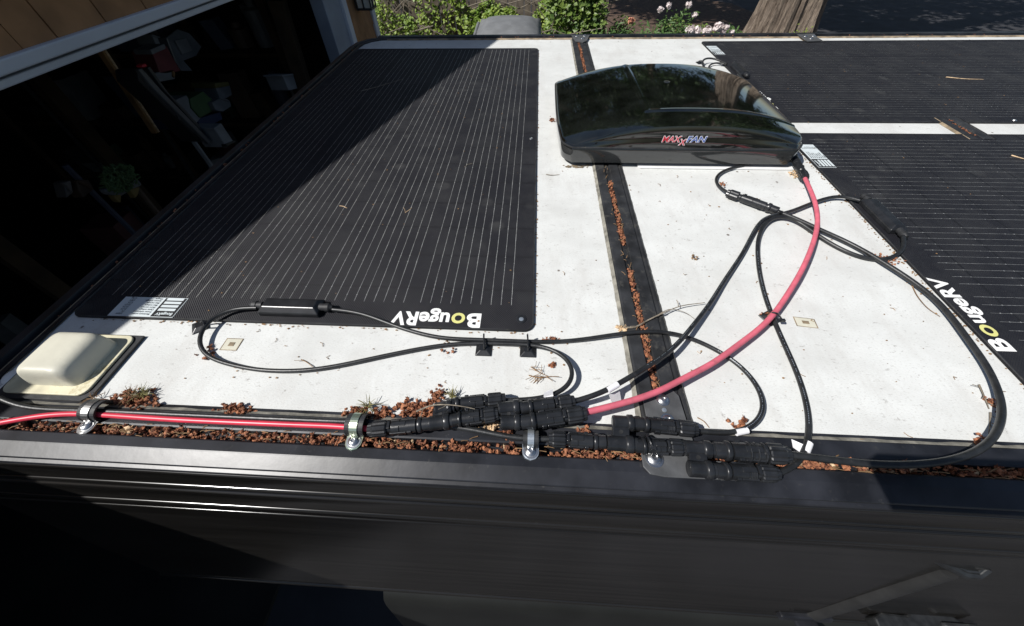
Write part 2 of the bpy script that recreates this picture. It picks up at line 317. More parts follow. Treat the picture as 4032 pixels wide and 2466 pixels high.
def garage():
    X = -1.3
    t = thing('garage', (X, 2, GZ), 'tan shingled garage with its wide door open, left of the camper', 'garage')
    hz0, hz1, hz2 = PX(400, 195, X).z, PX(0, 298, X).z, PX(0, 218, X).z
    jy0, jy1, jy2, ce = PX(1261, 0, X).y, PX(1328, 0, X).y, PX(1362, 60, X).y, PX(1468, 75, X).y
    # the wall rises with the roof slope; its edge throws the diagonal shadow over the camper
    XR = X+.04
    A = PZ(508, 1268); B = PZ(1922, 188); a = A+sdir*((A.x-XR)/-sdir.x); b_ = B+sdir*((B.x-XR)/-sdir.x); sl_ = (b_.z-a.z)/(b_.y-a.y)
    zr = lambda y: a.z+sl_*(y-a.y)
    zt = lambda y: zr(y)-.02
    YN = a.y-(a.z-.42)/sl_
    # wall above the door with shingle courses
    m = MB(); n = 0
    z = hz2
    H = MB()
    row = 0
    while z < 2.6:
        hgt = .125; y = YN+rnd.random()*.1
        while y < ce-.005:
            wd = rnd.uniform(.09, .26); y1 = min(y+wd, ce)
            if z < zt(y)-.15:
                th = rnd.uniform(.011, .017); g_ = rnd.uniform(.0012, .003)
                H.add([(X+th, y+g_, z), (X+th, y1-g_, z), (X+.002, y1-g_, z+hgt+.02), (X+.002, y+g_, z+hgt+.02), (X, y+g_, z), (X, y1-g_, z)], [(0, 1, 2, 3), (0, 4, 5, 1), (0, 3, 4), (1, 5, 2)])
            y = y1
        z += hgt; row += 1
    z = GZ
    while z < hz2:
        hgt = .125; y = jy2+rnd.random()*.08-.1
        while y < ce-.04:
            wd = rnd.uniform(.09, .2); y0 = max(y, jy2); y1 = min(y+wd, ce-.04)
            if y1 > y0+.01: H.add([(X+.015, y0+.001, z), (X+.015, y1-.001, z), (X+.002, y1-.001, z+hgt+.02), (X+.002, y0+.001, z+hgt+.02), (X, y0+.001, z), (X, y1-.001, z)], [(0, 1, 2, 3), (0, 4, 5, 1), (0, 3, 4), (1, 5, 2)])
            y += wd
        z += hgt
    H.build('shingle_siding', M['shingle'], t)
    W = MB()
    W.add([(X-.12, YN, hz2-.02), (X, YN, hz2-.02), (X, ce, hz2-.02), (X-.12, ce, hz2-.02), (X-.12, YN, zt(YN)), (X, YN, zt(YN)), (X, ce, zt(ce)), (X-.12, ce, zt(ce))], [(0, 3, 2, 1), (4, 5, 6, 7), (1, 2, 6, 5), (0, 4, 7, 3), (0, 1, 5, 4), (2, 3, 7, 6)])
    W.box(X-.12, X, jy2, ce, GZ, hz2-.02)
    W.build('wall', M['wood'], t)
    T = MB(); T.box(X-.02, X+.035, YN, jy2, hz1+.004, hz2); T.build('door_header', M['trim'], t, bevel=.004)
    T = MB(); T.box(X-.10, X+.02, YN, jy1, hz0, hz1-.004); T.build('door_stop', M['trim'], t, bevel=.004)
    T = MB(); T.box(X-.02, X+.03, jy1, jy2, GZ, hz1); T.build('door_casing', M['trim'], t, bevel=.004)
    T = MB(); T.box(X-.07, X+.012, jy0, jy1-.002, GZ, hz0); T.build('door_jamb', M['jamb'], t, bevel=.004)
    T = MB(); T.box(X-.02, X+.024, ce-.04, ce+.03, GZ, zt(ce)); T.build('corner_board', M['trim'], t, bevel=.004)
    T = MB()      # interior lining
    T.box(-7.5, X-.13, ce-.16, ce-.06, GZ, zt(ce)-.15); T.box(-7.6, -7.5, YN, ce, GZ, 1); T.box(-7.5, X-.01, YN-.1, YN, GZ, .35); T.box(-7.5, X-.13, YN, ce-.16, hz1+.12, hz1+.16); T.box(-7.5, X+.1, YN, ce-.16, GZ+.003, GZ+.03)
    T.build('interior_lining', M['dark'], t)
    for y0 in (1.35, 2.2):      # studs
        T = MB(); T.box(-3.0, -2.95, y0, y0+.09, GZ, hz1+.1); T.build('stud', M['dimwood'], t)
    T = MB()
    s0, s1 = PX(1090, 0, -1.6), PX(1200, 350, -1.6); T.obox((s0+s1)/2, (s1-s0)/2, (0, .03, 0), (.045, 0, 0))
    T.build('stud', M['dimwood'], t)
    # gable roof: rake overhang in front of the wall throws the diagonal shadow
    y0, y1 = YN-.3, ce+.3
    T = MB(); T.add([(XR, y0, zr(y0)-.10), (XR, y1, zr(y1)-.10), (X-6.4, y1, zr(y1)-.10), (X-6.4, y0, zr(y0)-.10), (XR, y0, zr(y0)), (XR, y1, zr(y1)), (X-6.4, y1, zr(y1)), (X-6.4, y0, zr(y0))], [(0, 3, 2, 1), (4, 5, 6, 7), (0, 1, 5, 4), (1, 2, 6, 5), (2, 3, 7, 6), (3, 0, 4, 7)])
    T.build('roof', M['wood'], t)
    return t
garage()

# ================================================================== CAMPER
XL, XRT = -.802, 2.35
def camper():
    t = thing('camper', (.7, 1.0, GZ), 'black camper with flat white composite roof and black edge rails', 'camper')
    # roof skin between the rails
    r = MB(); r.prism([(XL+.05, .186), (XRT-.05, .186), (XRT-.05, 1.868), (XL+.125, 1.868), (XL+.075, 1.85), (XL+.05, 1.80)], -.02, 0)
    r.build('roof_skin', M['roof'], t)
    rl = MB()
    prof = [(.192, -.02), (.192, .0012), (.1865, .0016), (.1835, .0035), (.1645, .0035), (.1625, .0025), (.1622, -.013), (.1500, -.013), (.1497, .0022), (.1480, .0035), (.1365, .0036), (.1350, .0030), (.1203, -.0026), (.1194, -.0036), (.1194, -.0060), (.1222, -.0075), (.1225, -.0160), (.1182, -.0175), (.1172, -.0190), (.1170, -.0215), (.1195, -.0235), (.120, -.035), (.192, -.035)]
    rl.sweepx(prof, XL, XRT, closed=True, nseg=24); rl.build('front_edge_rail', M['rail'], t)
    sk = MB()
    def ledge(y, z, w_, d): return [(y-w_*math.sin(a), z-d*(1-math.cos(a))) for a in (0, .35, .7, 1.05, 1.3, 1.57)]
    prof = [(.1185, -.0222)]+ledge(.1178, -.0225, .0026, .003)+[(.1140, -.0610)]+ledge(.1128, -.0625, .0030, .0035)+[(.1093, -.070), (.1100, -.0715)]+ledge(.1091, -.0725, .0024, .003)+[(.1040, -.1190)]+ledge(.1029, -.1205, .0026, .0032)+[(.0985, -.130), (.0992, -.132)]+ledge(.0982, -.134, .0014, .002)+[(.0450, -.545)]+ledge(.0440, -.5465, .005, .008)+[(.0395, -.560), (.075, -.565), (.6, -.565)]
    sk.sweepx(prof, XL+.01, XRT, nseg=60)
    o = sk.build('side_skirt', M['skirt'], t, smooth=True)
    lo = MB(); lo.sweepx([(.070, -.562), (.040, -.572), (.026, -.590), (.018, -.62), (-.02, -.85), (-.06, -1.2), (-.05, GZ+.35), (.5, GZ+.3)], -.30, XRT, nseg=10); lo.build('lower_body', M['body'], t, smooth=True)
    en = MB(); en.box(XL+.012, XRT, .21, 1.85, -.9, -.036); en.build('body_shell', M['skirt'], t)
    # sealant strips
    for nm, (x0, x1, y0, y1) in dict(front=(XL+.12, XRT, .1835, .1885), ).items():
        q = MB(); n = 160; vs = []
        for i in range(n+1):
            x = x0+(x1-x0)*i/n; vs += [(x, y0, .0042), (x, y1+rnd.uniform(-.0006, .0012), .0012)]
        q.add(vs, [(2*i, 2*i+2, 2*i+3, 2*i+1) for i in range(n)]); q.build('sealant_bead', M['sealant'], t)
    # far and left edge rails
    q = MB(); q.sweepx([(1.866, -.02), (1.866, .003), (1.880, .0045), (1.884, -.006), (1.896, -.006), (1.898, .0055), (1.920, .006), (1.935, -.006), (1.94, -.03), (1.94, -.3), (1.86, -.3)], XL+.09, XRT, closed=True); q.build('rear_edge_rail', M['rail'], t)
    q = MB(); sec = [(-.748, -.02), (-.748, .004), (-.757, .005), (-.762, -.004), (-.772, -.004), (-.775, .005), (-.792, .004), (-.802, -.006), (-.805, -.035), (-.76, -.035)]
    def swp(path):
        vs = []; n = len(sec)
        for (cx, cy, ang) in path:
            for u, z in sec:
                d = u+.753; vs.append((cx+d*math.cos(ang), cy+d*math.sin(ang), z))
        K = len(path); q.add(vs, [(i*n+k, (i+1)*n+k, (i+1)*n+(k+1) % n, i*n+(k+1) % n) for i in range(K-1) for k in range(n)]+[tuple(range(n)), tuple((K-1)*n+k for k in range(n-1, -1, -1))])
    pa = [(-.753, .16, 0), (-.753, .6, 0), (-.753, 1.2, 0), (-.753, 1.76, 0)]
    for a in (-20, -45, -70, -90): pa.append((-.653-.10*math.cos(R_(a)), 1.772-.10*math.sin(R_(a)), R_(a)))
    swp(pa); q.build('left_edge_rail', M['rail'], t)
    q = MB()
    for y0, y1 in ((.22, .8), (.8, 1.3), (1.3, 1.8)):
        n = 60; vs = []
        for i in range(n+1):
            y = y0+(y1-y0)*i/n; vs += [(-.7555, y, .0052), (-.7475+rnd.uniform(-.001, .0015), y, .0008)]
        q.add(vs, [(2*i, 2*i+1, 2*i+3, 2*i+2) for i in range(n)])
    n = 200; vs = []
    for i in range(n+1):
        x = -.66+3.0*i/n; vs += [(x, 1.8672, .0048), (x, 1.861+rnd.uniform(-.0035, .001), .0006)]
    q.add(vs, [(2*i, 2*i+1, 2*i+3, 2*i+2) for i in range(n)])
    q.build('tan_sealant_bead', M['seal_tan'], t)
    # cross rails (run away from the camera) with a debris channel
    for nm, xl in (('a', .141), ('b', 1.098)):
        sec2 = [(0, -.001), (0, .0018), (.004, .0032), (.0075, .0042), (.0240, .0046), (.0252, .0036), (.0254, .0006), (.0356, .0006), (.0358, .0036), (.0372, .0052), (.0560, .0052), (.0585, .0028), (.0600, .0028), (.0612, .0048), (.0655, .0045), (.0680, -.001)]
        segs = [(.188, 1.866)] if nm == 'a' else [(.96, 1.085), (1.79, 1.866)]
        n = len(sec2)
        for ya, yb in segs:
            q = MB(); q2 = MB()
            vs = []; off = lambda y: .006*(y-.19)/1.68 if nm == 'a' else 0
            for k_ in range(7):
                y = ya+(yb-ya)*k_/6; vs += [(xl+off(y)+u, y, z) for u, z in sec2]
            q.add(vs, [(i*n+j, i*n+j+1, (i+1)*n+j+1, (i+1)*n+j) for i in range(6) for j in range(n-1)])
            m_ = int((yb-ya)/.0065); va = []; vb = []
            for i in range(m_+1):
                y = ya+(yb-ya)*i/m_; x_ = xl+off(y)
                va += [(x_-.002+rnd.uniform(-.0005, .0005), y, .0006), (x_+.0035, y, .0048)]
                vb += [(x_+.0650, y, .0052), (x_+.0690+rnd.uniform(-.0005, .0005), y, .0006)]
            for vv in (va, vb): q2.add(vv, [(2*i, 2*i+1, 2*i+3, 2*i+2) for i in range(m_)])
            o = q.build('cross_rail', M['rubber'], t)
            q2.build('cross_rail_sealant', M['sealant'] if nm == 'a' else M['seal_tan'], o)
    # brackets
    def bolt(c, r, par, recess=True, m_=None):
        b = MB(); b.lathe(c, (0, 0, 1), [(0, r*1.35), (.0008, r*1.35), (.0009, r), (.0022, r*.97), (.0034, r*.72), (.0038, r*.42), (.0022, r*.38), (.0021, .0001)], n=18)
        return b.build('bolt', m_ or M['steel'], par, smooth=True)
    q = MB()
    L = lambda x, y: tuple(PZ(x, y, .007)[:2])
    poly = [L(2560, 1537), L(2640, 1530), L(2672, 1560), L(2752, 1812), L(2900, 1822), L(2915, 1845), L(2905, 1893), L(2620, 1880), L(2560, 1868), L(2532, 1838), L(2524, 1786), L(2572, 1782), L(2530, 1570)][::-1]
    q.prism(poly, .0056, .0082); br = q.build('corner_bracket', M['plate'], t, bevel=.0006)
    for (x, y, r) in ((2609, 1576, .0062), (2628, 1655, .0062), (2576, 1805, .0078), (2836, 1862, .0062)):
        c = PZ(x, y, .008); bolt((c.x, c.y, .0082), r, br)
    c = PZ(2616, 1615, .0083); b = MB(); b.lathe((c.x, c.y, .0082), (0, 0, 1), [(0, .003), (.0006, .0028), (.0008, .001)], n=14); b.build('rivet', M['zinc'], br, smooth=True)
    for pts in (((2250, 139), (2322, 139), (2310, 160), (2295, 168), (2265, 162)), ((3138, 135), (3205, 134), (3232, 161), (3180, 163))):
        q = MB(); q.prism([tuple(PZ(x, y, .009)[:2]) for x, y in pts][::-1], .0068, .0098); br = q.build('rear_bracket', M['plate'], t)
        cx = sum(p[0] for p in pts)/len(pts)
        for dx, yy in ((-18, 143), (14, 142), (4, 152)):
            c = PZ(cx+dx, yy, .01); bolt((c.x, c.y, .0099), .008, br)
    # gear on the lower right of the side: strut, hinge, pull handle, seal
    hz = lambda x, y, z: PZ(x, y, z)
    a, b_ = PZ(3725, 2232, -.20), PZ(3190, 2402, -.53)
    q = MB(); q.tube([a, a.lerp(b_, .5), b_], [.014, .017, .017], n=14); q.build('gas_strut', M['iron'], t, smooth=True)
    q = MB(); q.tube([PZ(3640, 2178, -.16), PZ(3720, 2222, -.185), PZ(3790, 2258, -.20), PZ(3850, 2262, -.2), PZ(3885, 2235, -.19)], .006, n=8)
    q.tube([PZ(3655, 2170, -.16), PZ(3735, 2212, -.18), PZ(3800, 2246, -.195), PZ(3850, 2250, -.195), PZ(3878, 2228, -.185)], .003, n=8); q.build('rubber_seal', M['cable'], t, smooth=True)
    def pt(x, y, z): p = PZ(x, y, z); return p
    q = MB(); c = pt(3160, 2412, -.53); q.obox(c, (.05, 0, 0), (0, .012, -.003), (0, .002, .008)); q.obox(c+Vector((-.09, .012, .01)), (.075, 0, 0), (0, .003, 0), (0, 0, .006)); q.obox(c+Vector((.012, -.022, -.02)), (.02, .004, 0), (0, .016, -.01), (0, 0, .006))
    hg = q.build('strut_hinge', M['rail'], t, bevel=.003)
    q = MB(); c0 = pt(3402, 2440, -.50); c1 = pt(3805, 2450, -.50); cc = (c0+c1)/2; hw = (c1.x-c0.x)/2
    q.prism([(-hw, -.05), (hw*.96, -.05), (hw, -.01), (hw*.62, .004), (hw*.5, .012), (hw*-.2, .014), (hw*-.35, .006), (-hw*.8, .008), (-hw, 0)], 0, .03, lambda p: Vector((cc.x+p.x, cc.y+p.y, cc.z+p.z)))
    hd = q.build('pull_handle', M['cable'], t, bevel=.004)
    q = MB(); q.obox(cc+Vector((.05, -.012, .032)), (hw*.33, 0, 0), (0, .012, 0), (0, 0, .006)); q.build('grip', M['rubber'], hd, bevel=.005)
    # rivets along the skirt bottom
    for i in range(16):
        q = MB(); x = -.75+i*.13; q.lathe((x, .0540, -.49), (0, -1, .14), [(0, .003), (.001, .0025), (.0014, .0005)], n=10)
        q.build('rivet', M['skirt'], t, smooth=True)
    return t
CAMPER = camper()

# ================================================================== SOLAR PANELS
PW, PL = .750, 1.398
def solar_panel(loc, rz, label, bold_wires=1.0):
    t = thing('solar_panel', loc, label, 'solar panel', 'flexible solar panels on the camper roof')
    Z = (loc[2])
    def B(mb, name, m, par=t, **k):      # local coordinates, then place under the rotated thing
        me = bpy.data.meshes.new(name); me.from_pydata(mb.v, [], mb.f); me.update(); o = bpy.data.objects.new(name, me); COL.objects.link(o); o.parent = par
        for mm in (m if isinstance(m, list) else [m]): me.materials.append(mm)
        if k.get('smooth'): me.polygons.foreach_set('use_smooth', [True]*len(me.polygons)); me.set_sharp_from_angle(angle=R_(38))
        if k.get('bevel'): b = o.modifiers.new('bevel', 'BEVEL'); b.width = k['bevel']; b.segments = 2; b.limit_method = 'ANGLE'
        return o
    T = .0034
    q = MB(); q.prism(rrect(-PW/2, PW/2, 0, PL, .016, 6), 0, T); B(q, 'panel_sheet', M['panel'], bevel=.0007)
    q = MB()
    # piped edge
    pth = [(x, y, T) for x, y in rrect(-PW/2+.0015, PW/2-.0015, .0015, PL-.0015, .015, 6)]; pth.append(pth[0]); q.tube(pth, .0013, n=6, cap=False); B(q, 'edge_piping', M['rubber'])
    q = MB(); per = .1762; rr = random.Random(3)
    for gidx in range(4):
        for k in range(10):
            x = -.3391+gidx*per+k*.0165; y0, y1 = .046+.001*gidx, PL-.018
            hw = .00036*bold_wires; n = 96; vs = []
            for i in range(n+1):
                y = y0+(y1-y0)*i/n; ww = hw*rr.uniform(.75, 1.5); jj = rr.uniform(-.00022, .00022); vs += [(x-ww+jj, y, T+.00035), (x+ww+jj, y, T+.00035)]
            q.add(vs, [(2*i, 2*i+1, 2*i+3, 2*i+2) for i in range(n)])
            d = y0+.014
            while d < y1:      # solder dots in pairs
                for e in (0, .016):
                    s = .00105*rr.uniform(.75, 1.2); q.add([(x-s, d+e, T+.0005), (x, d+e-s*1.3, T+.0005), (x+s, d+e, T+.0005), (x, d+e+s*1.3, T+.0005)], [(0, 1, 2, 3)])
                d += .081
    B(q, 'cell_wires', M['wire'])
    # logo: rotated 180 degrees, starting at the +x end
    z = T+.0004; lg = {}
    def put(txt, size, x_start, ybase, m, bold=.03, shear=0, zz=z, wid=None):
        v, f = text_mesh(txt, size, bold, shear); xs = [p[0] for p in v]; x0, x1 = min(xs), max(xs); sc = (wid/(x1-x0)) if wid else 1
        q.add([(x_start-(p[0]-x0)*sc, ybase-p[1], zz) for p in v], f); return x_start-(x1-x0)*sc
    q = MB(); e = put('B', .037, .292, .029, None, .035, wid=.0225); lx = e-.0025
    q2 = q; q = MB(); e2 = put('O', .026, lx, .029, None, .05, wid=.0215); B(q, 'logo_letter', M['lime'])
    q = q2; put('ugeRV', .036, e2-.003, .029, None, .032, wid=.093); B(q, 'logo', M['white'])
    # grommet
    q = MB(); q.lathe((PW/2-.020, .022, T), (0, 0, 1), [(0, .0085), (.0012, .0078), (.0014, .0050), (.0004, .0045)], n=20); g_ = B(q, 'grommet', M['plastic'], smooth=True)
    q = MB(); q.lathe((PW/2-.020, .022, T), (0, 0, 1), [(0, .0040), (.0007, .0036), (.0011, .001)], n=16); B(q, 'eyelet', M['zinc'], par=g_, smooth=True)
    q = MB(); q.lathe((PW/2-.015, .62, T), (0, 0, 1), [(0, .0055), (.0008, .0050), (.0009, .0030), (.0003, .0028)], n=16); B(q, 'grommet', M['steel'], smooth=True)
    # specification label at the -x end
    lx0, lx1, ly0, ly1 = -.313, -.205, .003, .043
    lx0 = -.312; lx1 = -.202
    q = MB(); q.box(lx0, lx1, ly0, ly1, T, T+.0005); lb = B(q, 'spec_label', M['label'])
    sx = lx0+.072
    q = MB(); q.box(sx, lx1-.001, ly0+.001, ly1-.001, T+.0005, T+.0008); B(q, 'label_block', M['labelblk'], par=lb)
    q = MB()
    for k in range(4):
        yy = ly0+.0125+k*.0072; q.box(sx+.004, lx1-.005, yy, yy+.0048, T+.0008, T+.0011)
    v, f = text_mesh('BougeRV', .0075, .03); q.add([(lx1-.004-p[0], ly0+.0085-p[1], T+.0012) for p in v], f)
    B(q, 'label_blocks_print', M['label'], par=lb)
    q = MB()
    words = ['Power output', 'Voltage', 'Current', 'Maximum', 'Weight', 'Size', 'Cell']
    for k, (c1, c2) in enumerate((('Maximum power', '200W'), ('Power tolerance', '5%'), ('Open voltage', '25.2V'), ('Short current', '10.2A'), ('Max voltage', '20.6V'), ('Max current', '9.7A'), ('System voltage', '600V'), ('Weight', '4.2kg'))):
        for txt, xx in ((c1, sx-.004), (c2, sx-.050)):
            v, f = text_mesh(txt, .0046, .02); q.add([(xx-p[0]*1.0, ly0+.0065+k*.0046-p[1], T+.0007) for p in v], f)
    B(q, 'label_print', M['ink'], par=lb)
    # junction box with two glands
    jx0, jx1, jy0, jy1 = -.062, .036, .012, .042
    q = MB(); hx = (jx1-jx0)/2; cx = (jx0+jx1)/2; cy = (jy0+jy1)/2; hh = .0165
    vv = []
    for zz, ix, iy in ((0, 0, 0), (hh*.55, 0, -.0005), (hh, .007, .0075)):
        vv += [(jx0+ix, jy0+iy, T+zz), (jx1-ix, jy0+iy, T+zz), (jx1-ix, jy1-iy, T+zz), (jx0+ix, jy1-iy, T+zz)]
    q.add(vv, [(3, 2, 1, 0), (8, 9, 10, 11)]+[(a+i, a+(i+1) % 4, a+4+(i+1) % 4, a+4+i) for a in (0, 4) for i in range(4)])
    jb = B(q, 'junction_box', M['plastic'], bevel=.0012)
    for sgn, x0 in ((-1, jx0), (1, jx1)):
        q = MB(); q.lathe((x0-sgn*.002, cy, T+.0085), (sgn, 0, 0), [(0, .0062), (.009, .0060), (.0092, .0072), (.0155, .0072), (.018, .0050), (.021, .0038)], n=12); B(q, 'cable_gland', M['rubber'], par=jb, smooth=True)
    t.rotation_euler = (0, 0, rz)
    return t
RZ = .0006
solar_panel((-.3675, .3278, RZ), 0, 'black flexible solar panel lying lengthwise away from us, half in shade, left of the fan')
solar_panel((.658, .612, RZ), -math.pi/2, 'black flexible solar panel at the right edge, its logo strip by the thick arc cable', .6)
solar_panel((.678, 1.432, RZ), -math.pi/2, 'black flexible solar panel at the far right, partly behind the domed fan cover', .5)

# ================================================================== ROOF FAN
def fan():
    x0, x1, y0, y1 = .058, .618, .810, 1.232
    t = thing('roof_fan', ((x0+x1)/2, (y0+y1)/2, 0), 'glossy black domed roof vent fan cover with a red and blue badge', 'vent fan')
    q = MB(); q.prism(rrect(x0+.19, x1+.004, y0-.004, y1-.02, .008), .0008, .0036); q.build('mounting_flange', M['whitep'], t, bevel=.001)
    def stack(q, rings):
        n = len(rings[0]); v = [p for r_ in rings for p in r_]; q.add(v, [(i*n+k, i*n+(k+1) % n, (i+1)*n+(k+1) % n, (i+1)*n+k) for i in range(len(rings)-1) for k in range(n)])
    # arched lid: rim ring, sloped faces, curved top with raised ridge
    nu, nv = 170, 120
    def arch(u): return .004+.047*(1-abs((u-.52)/.52)**(2.2 if u < .52 else 2.7))
    def top(u, v):      # u,v 0..1 over the top surface
        h = .0525+arch(u)*(1-.10*abs(2*v-1)**2.5)
        return h
    ix = .010
    V = []; 
    def edge_r(a, n_=3.2):  # superellipse inset corner
        return a
    for j in range(nv+1):
        for i in range(nu+1):
            u, v = i/nu, j/nv
            # corner rounding: squeeze x range near the y ends
            e = abs(2*v-1); cut = .022*max(0, (e-.80)/.20)**2.4+(.010*e*e if v < .5 else .003*e*e)
            X = x0+ix*.4+cut+(x1-x0-ix*.8-2*cut)*u
            iny = .0075
            Y = y0+iny+(y1-y0-2*iny)*v
            z = top(u, v)
            # ridge
            ru, rv = (X-.262)/.0058, (Y-.895)/.0058
            on1 = math.exp(-ru*ru) if Y > .895 else 0
            on2 = math.exp(-rv*rv) if X > .262 else 0
            if Y <= .895 and X <= .262: on1 = math.exp(-(ru*ru+rv*rv))
            z += .0023*max(on1, on2)
            V.append((X, Y, z))
    idx = lambda i, j: j*(nu+1)+i
    Fq = [(idx(i, j), idx(i+1, j), idx(i+1, j+1), idx(i, j+1)) for j in range(nv) for i in range(nu)]
    # boundary loop down to the rim
    loop = [idx(i, 0) for i in range(nu)]+[idx(nu, j) for j in range(nv)]+[idx(i, nv) for i in range(nu, 0, -1)]+[idx(0, j) for j in range(nv, 0, -1)]
    base = len(V); cxm, cym = (x0+x1)/2, (y0+y1)/2
    levels = 7
    rimpts = []
    for k in loop:
        X, Y, Zt = V[k]; 
        # rim target: push outwards, keep parametrisation
        bx = x0+(X-x0-ix*.4)*(x1-x0)/(x1-x0-ix*.8); by = y0+(Y-y0-.0075)*(y1-y0)/(y1-y0-.015)
        rimpts.append((bx, by, .0522))
    for l_ in range(1, levels+1):
        f_ = l_/levels
        for k, rp in zip(loop, rimpts):
            X, Y, Zt = V[k]; zz = Zt+(rp[2]-Zt)*f_; g_ = f_**.75
            crease = .0012*math.exp(-((f_-.5)/.12)**2)
            V.append((X+(rp[0]-X)*g_, Y+(rp[1]-Y)*g_+(crease if Y < cym else 0), zz-(.0012*math.sin(math.pi*f_) if 0 else 0)))
    n = len(loop)
    for l_ in range(levels):
        for k in range(n):
            a = loop[k] if l_ == 0 else base+(l_-1)*n+k; a2 = loop[(k+1) % n] if l_ == 0 else base+(l_-1)*n+(k+1) % n
            c = base+l_*n+k; c2 = base+l_*n+(k+1) % n; Fq.append((a, c, c2, a2))
    q = MB(); q.add(V, Fq); lid = q.build('lid', M['lid'], t, smooth=True)
    def rg(g_, z): return [(cxm+(p[0]-cxm)*(1-g_/.275), cym+(p[1]-cym)*(1-g_/.21), z) for p in rimpts]
    q = MB(); stack(q, [rg(.016, .002), rg(.013, .008), rg(.004, .0095), rg(.001, .0125), rg(-.001, .044), rg(.001, .0485)]); q.build('base_skirt', M['basep'], t, smooth=True)
    q = MB(); stack(q, [rg(.001, .0486), rg(-.0022, .0490), rg(-.0022, .0512), rg(.0, .0522)]); q.build('rim_seal', M['rubber'], t, smooth=True)
    q = MB(); q.lathe((.345, 1.065, top(.52, .6)-.0005), (0, 0, 1), [(0, .009), (.0012, .0075), (.0014, .004), (.0022, .0032), (.0024, .0004)], n=20); q.build('lid_screw', M['basep'], lid, smooth=True)
    # badge on the near sloped face
    bd = thing_part = None
    c0, c1 = PY(2599, 573, y0+.004), PY(2780, 545, y0+.004)
    zc = .0655; slope = Vector((0, .007, .046)).normalized(); nrm = Vector((0, -slope.z, slope.y))
    W_ = c1.x-c0.x; org = Vector((c0.x, y0+.0012, zc)); 
    h = .0185
    def bput(mb, txt, xs, dy, bold, out, wid):
        v0, f0 = text_mesh(txt, h, .008, .18); x_ = [p[0] for p in v0]; a = min(x_); sc = wid/(max(x_)-a)
        v, f = text_mesh(txt, h, bold, .18) if bold != .008 else (v0, f0)
        mb.add([org+Vector((xs+(p[0]-a)*sc, 0, 0))+slope*(dy+p[1])+nrm*out for p in v], f)
    q = MB(); L_ = (('MAX', .0, 0, .42), ('X', .40, -.0065, .15), ('FAN', .56, 0, .44))
    for k, (tx, xs, dy, wd) in enumerate(L_): bput(q, tx, W_*xs, dy, .055, .0020+k*.0001, W_*wd)
    bb = q.build('badge', M['badge_w'], t)
    q = MB(); bput(q, 'MAX', 0, 0, .008, .0026, W_*.42); bput(q, 'X', W_*.40, -.0065, .008, .0028, W_*.15); q.build('badge_letters', M['badge_r'], bb)
    q = MB(); bput(q, 'FAN', W_*.56, 0, .008, .0027, W_*.44); q.build('badge_letters', M['badge_b'], bb)
    q = MB()
    for i in range(60):
        a = rnd.random(); q.blob((x0+.012+rnd.uniform(0, .06) if a < .5 else x0+.02+rnd.random()*.1, y0+rnd.uniform(-.002, .012), .001), rnd.uniform(.001, .003), sc=(1.6, 1, .4))
    q.build('dirt_bead', M['seal_tan'], t)
fan()

# ================================================================== CABLE ENTRY COVER
def entry_cover():
    t = thing('cable_entry_cover', (-.655, .24, 0), 'cream plastic cable entry dome on a black-edged flange at the roof corner', 'cable cover')
    q = MB(); q.prism([(-.728, .190), (-.600, .190), (-.590, .2), (-.590, .2955), (-.72, .2955), (-.728, .287)], .001, .0042); q.build('gasket', M['rubber'], t)
    q = MB(); q.prism(rrect(-.722, -.598, .196, .293, .012), .0042, .0078); q.build('flange', M['creamb'], t, bevel=.0012)
    q = MB(); rings = []
    for z, i_, r in ((.0078, -.001, .012), (.018, .0005, .012), (.028, .0025, .012), (.0345, .0055, .011), (.0385, .0105, .010), (.0402, .017, .008), (.0408, .026, .003)):
        rings.append([(p[0]-.10*(z-.0078)*0, p[1], z) for p in rrect(-.694+i_, -.614-i_*1.25, .2085+i_*.45, .281-i_*.55, max(r-.0*i_, .002), 6)])
    n = len(rings[0]); v = [p for r_ in rings for p in r_]
    q.add(v, [(i*n+k, i*n+(k+1) % n, (i+1)*n+(k+1) % n, (i+1)*n+k) for i in range(len(rings)-1) for k in range(n)]+[tuple((len(rings)-1)*n+k for k in range(n))])
    o = q.build('dome', M['cream'], t, smooth=True); sb = o.modifiers.new('sub', 'SUBSURF'); sb.levels = 1; sb.render_levels = 2
    q = MB()
    for x, y, r in ((-.737, .222, .011), (-.735, .236, .009), (-.731, .262, .010), (-.73, .205, .008), (-.722, .285, .008)):
        q.blob((x, y, .001), r*1.2, jit=.12, sc=(1, 1.2, .35))
    o = q.build('sealant_blob', M['whitep'], t, smooth=True); sb = o.modifiers.new('sub', 'SUBSURF'); sb.levels = 2; sb.render_levels = 2
entry_cover()

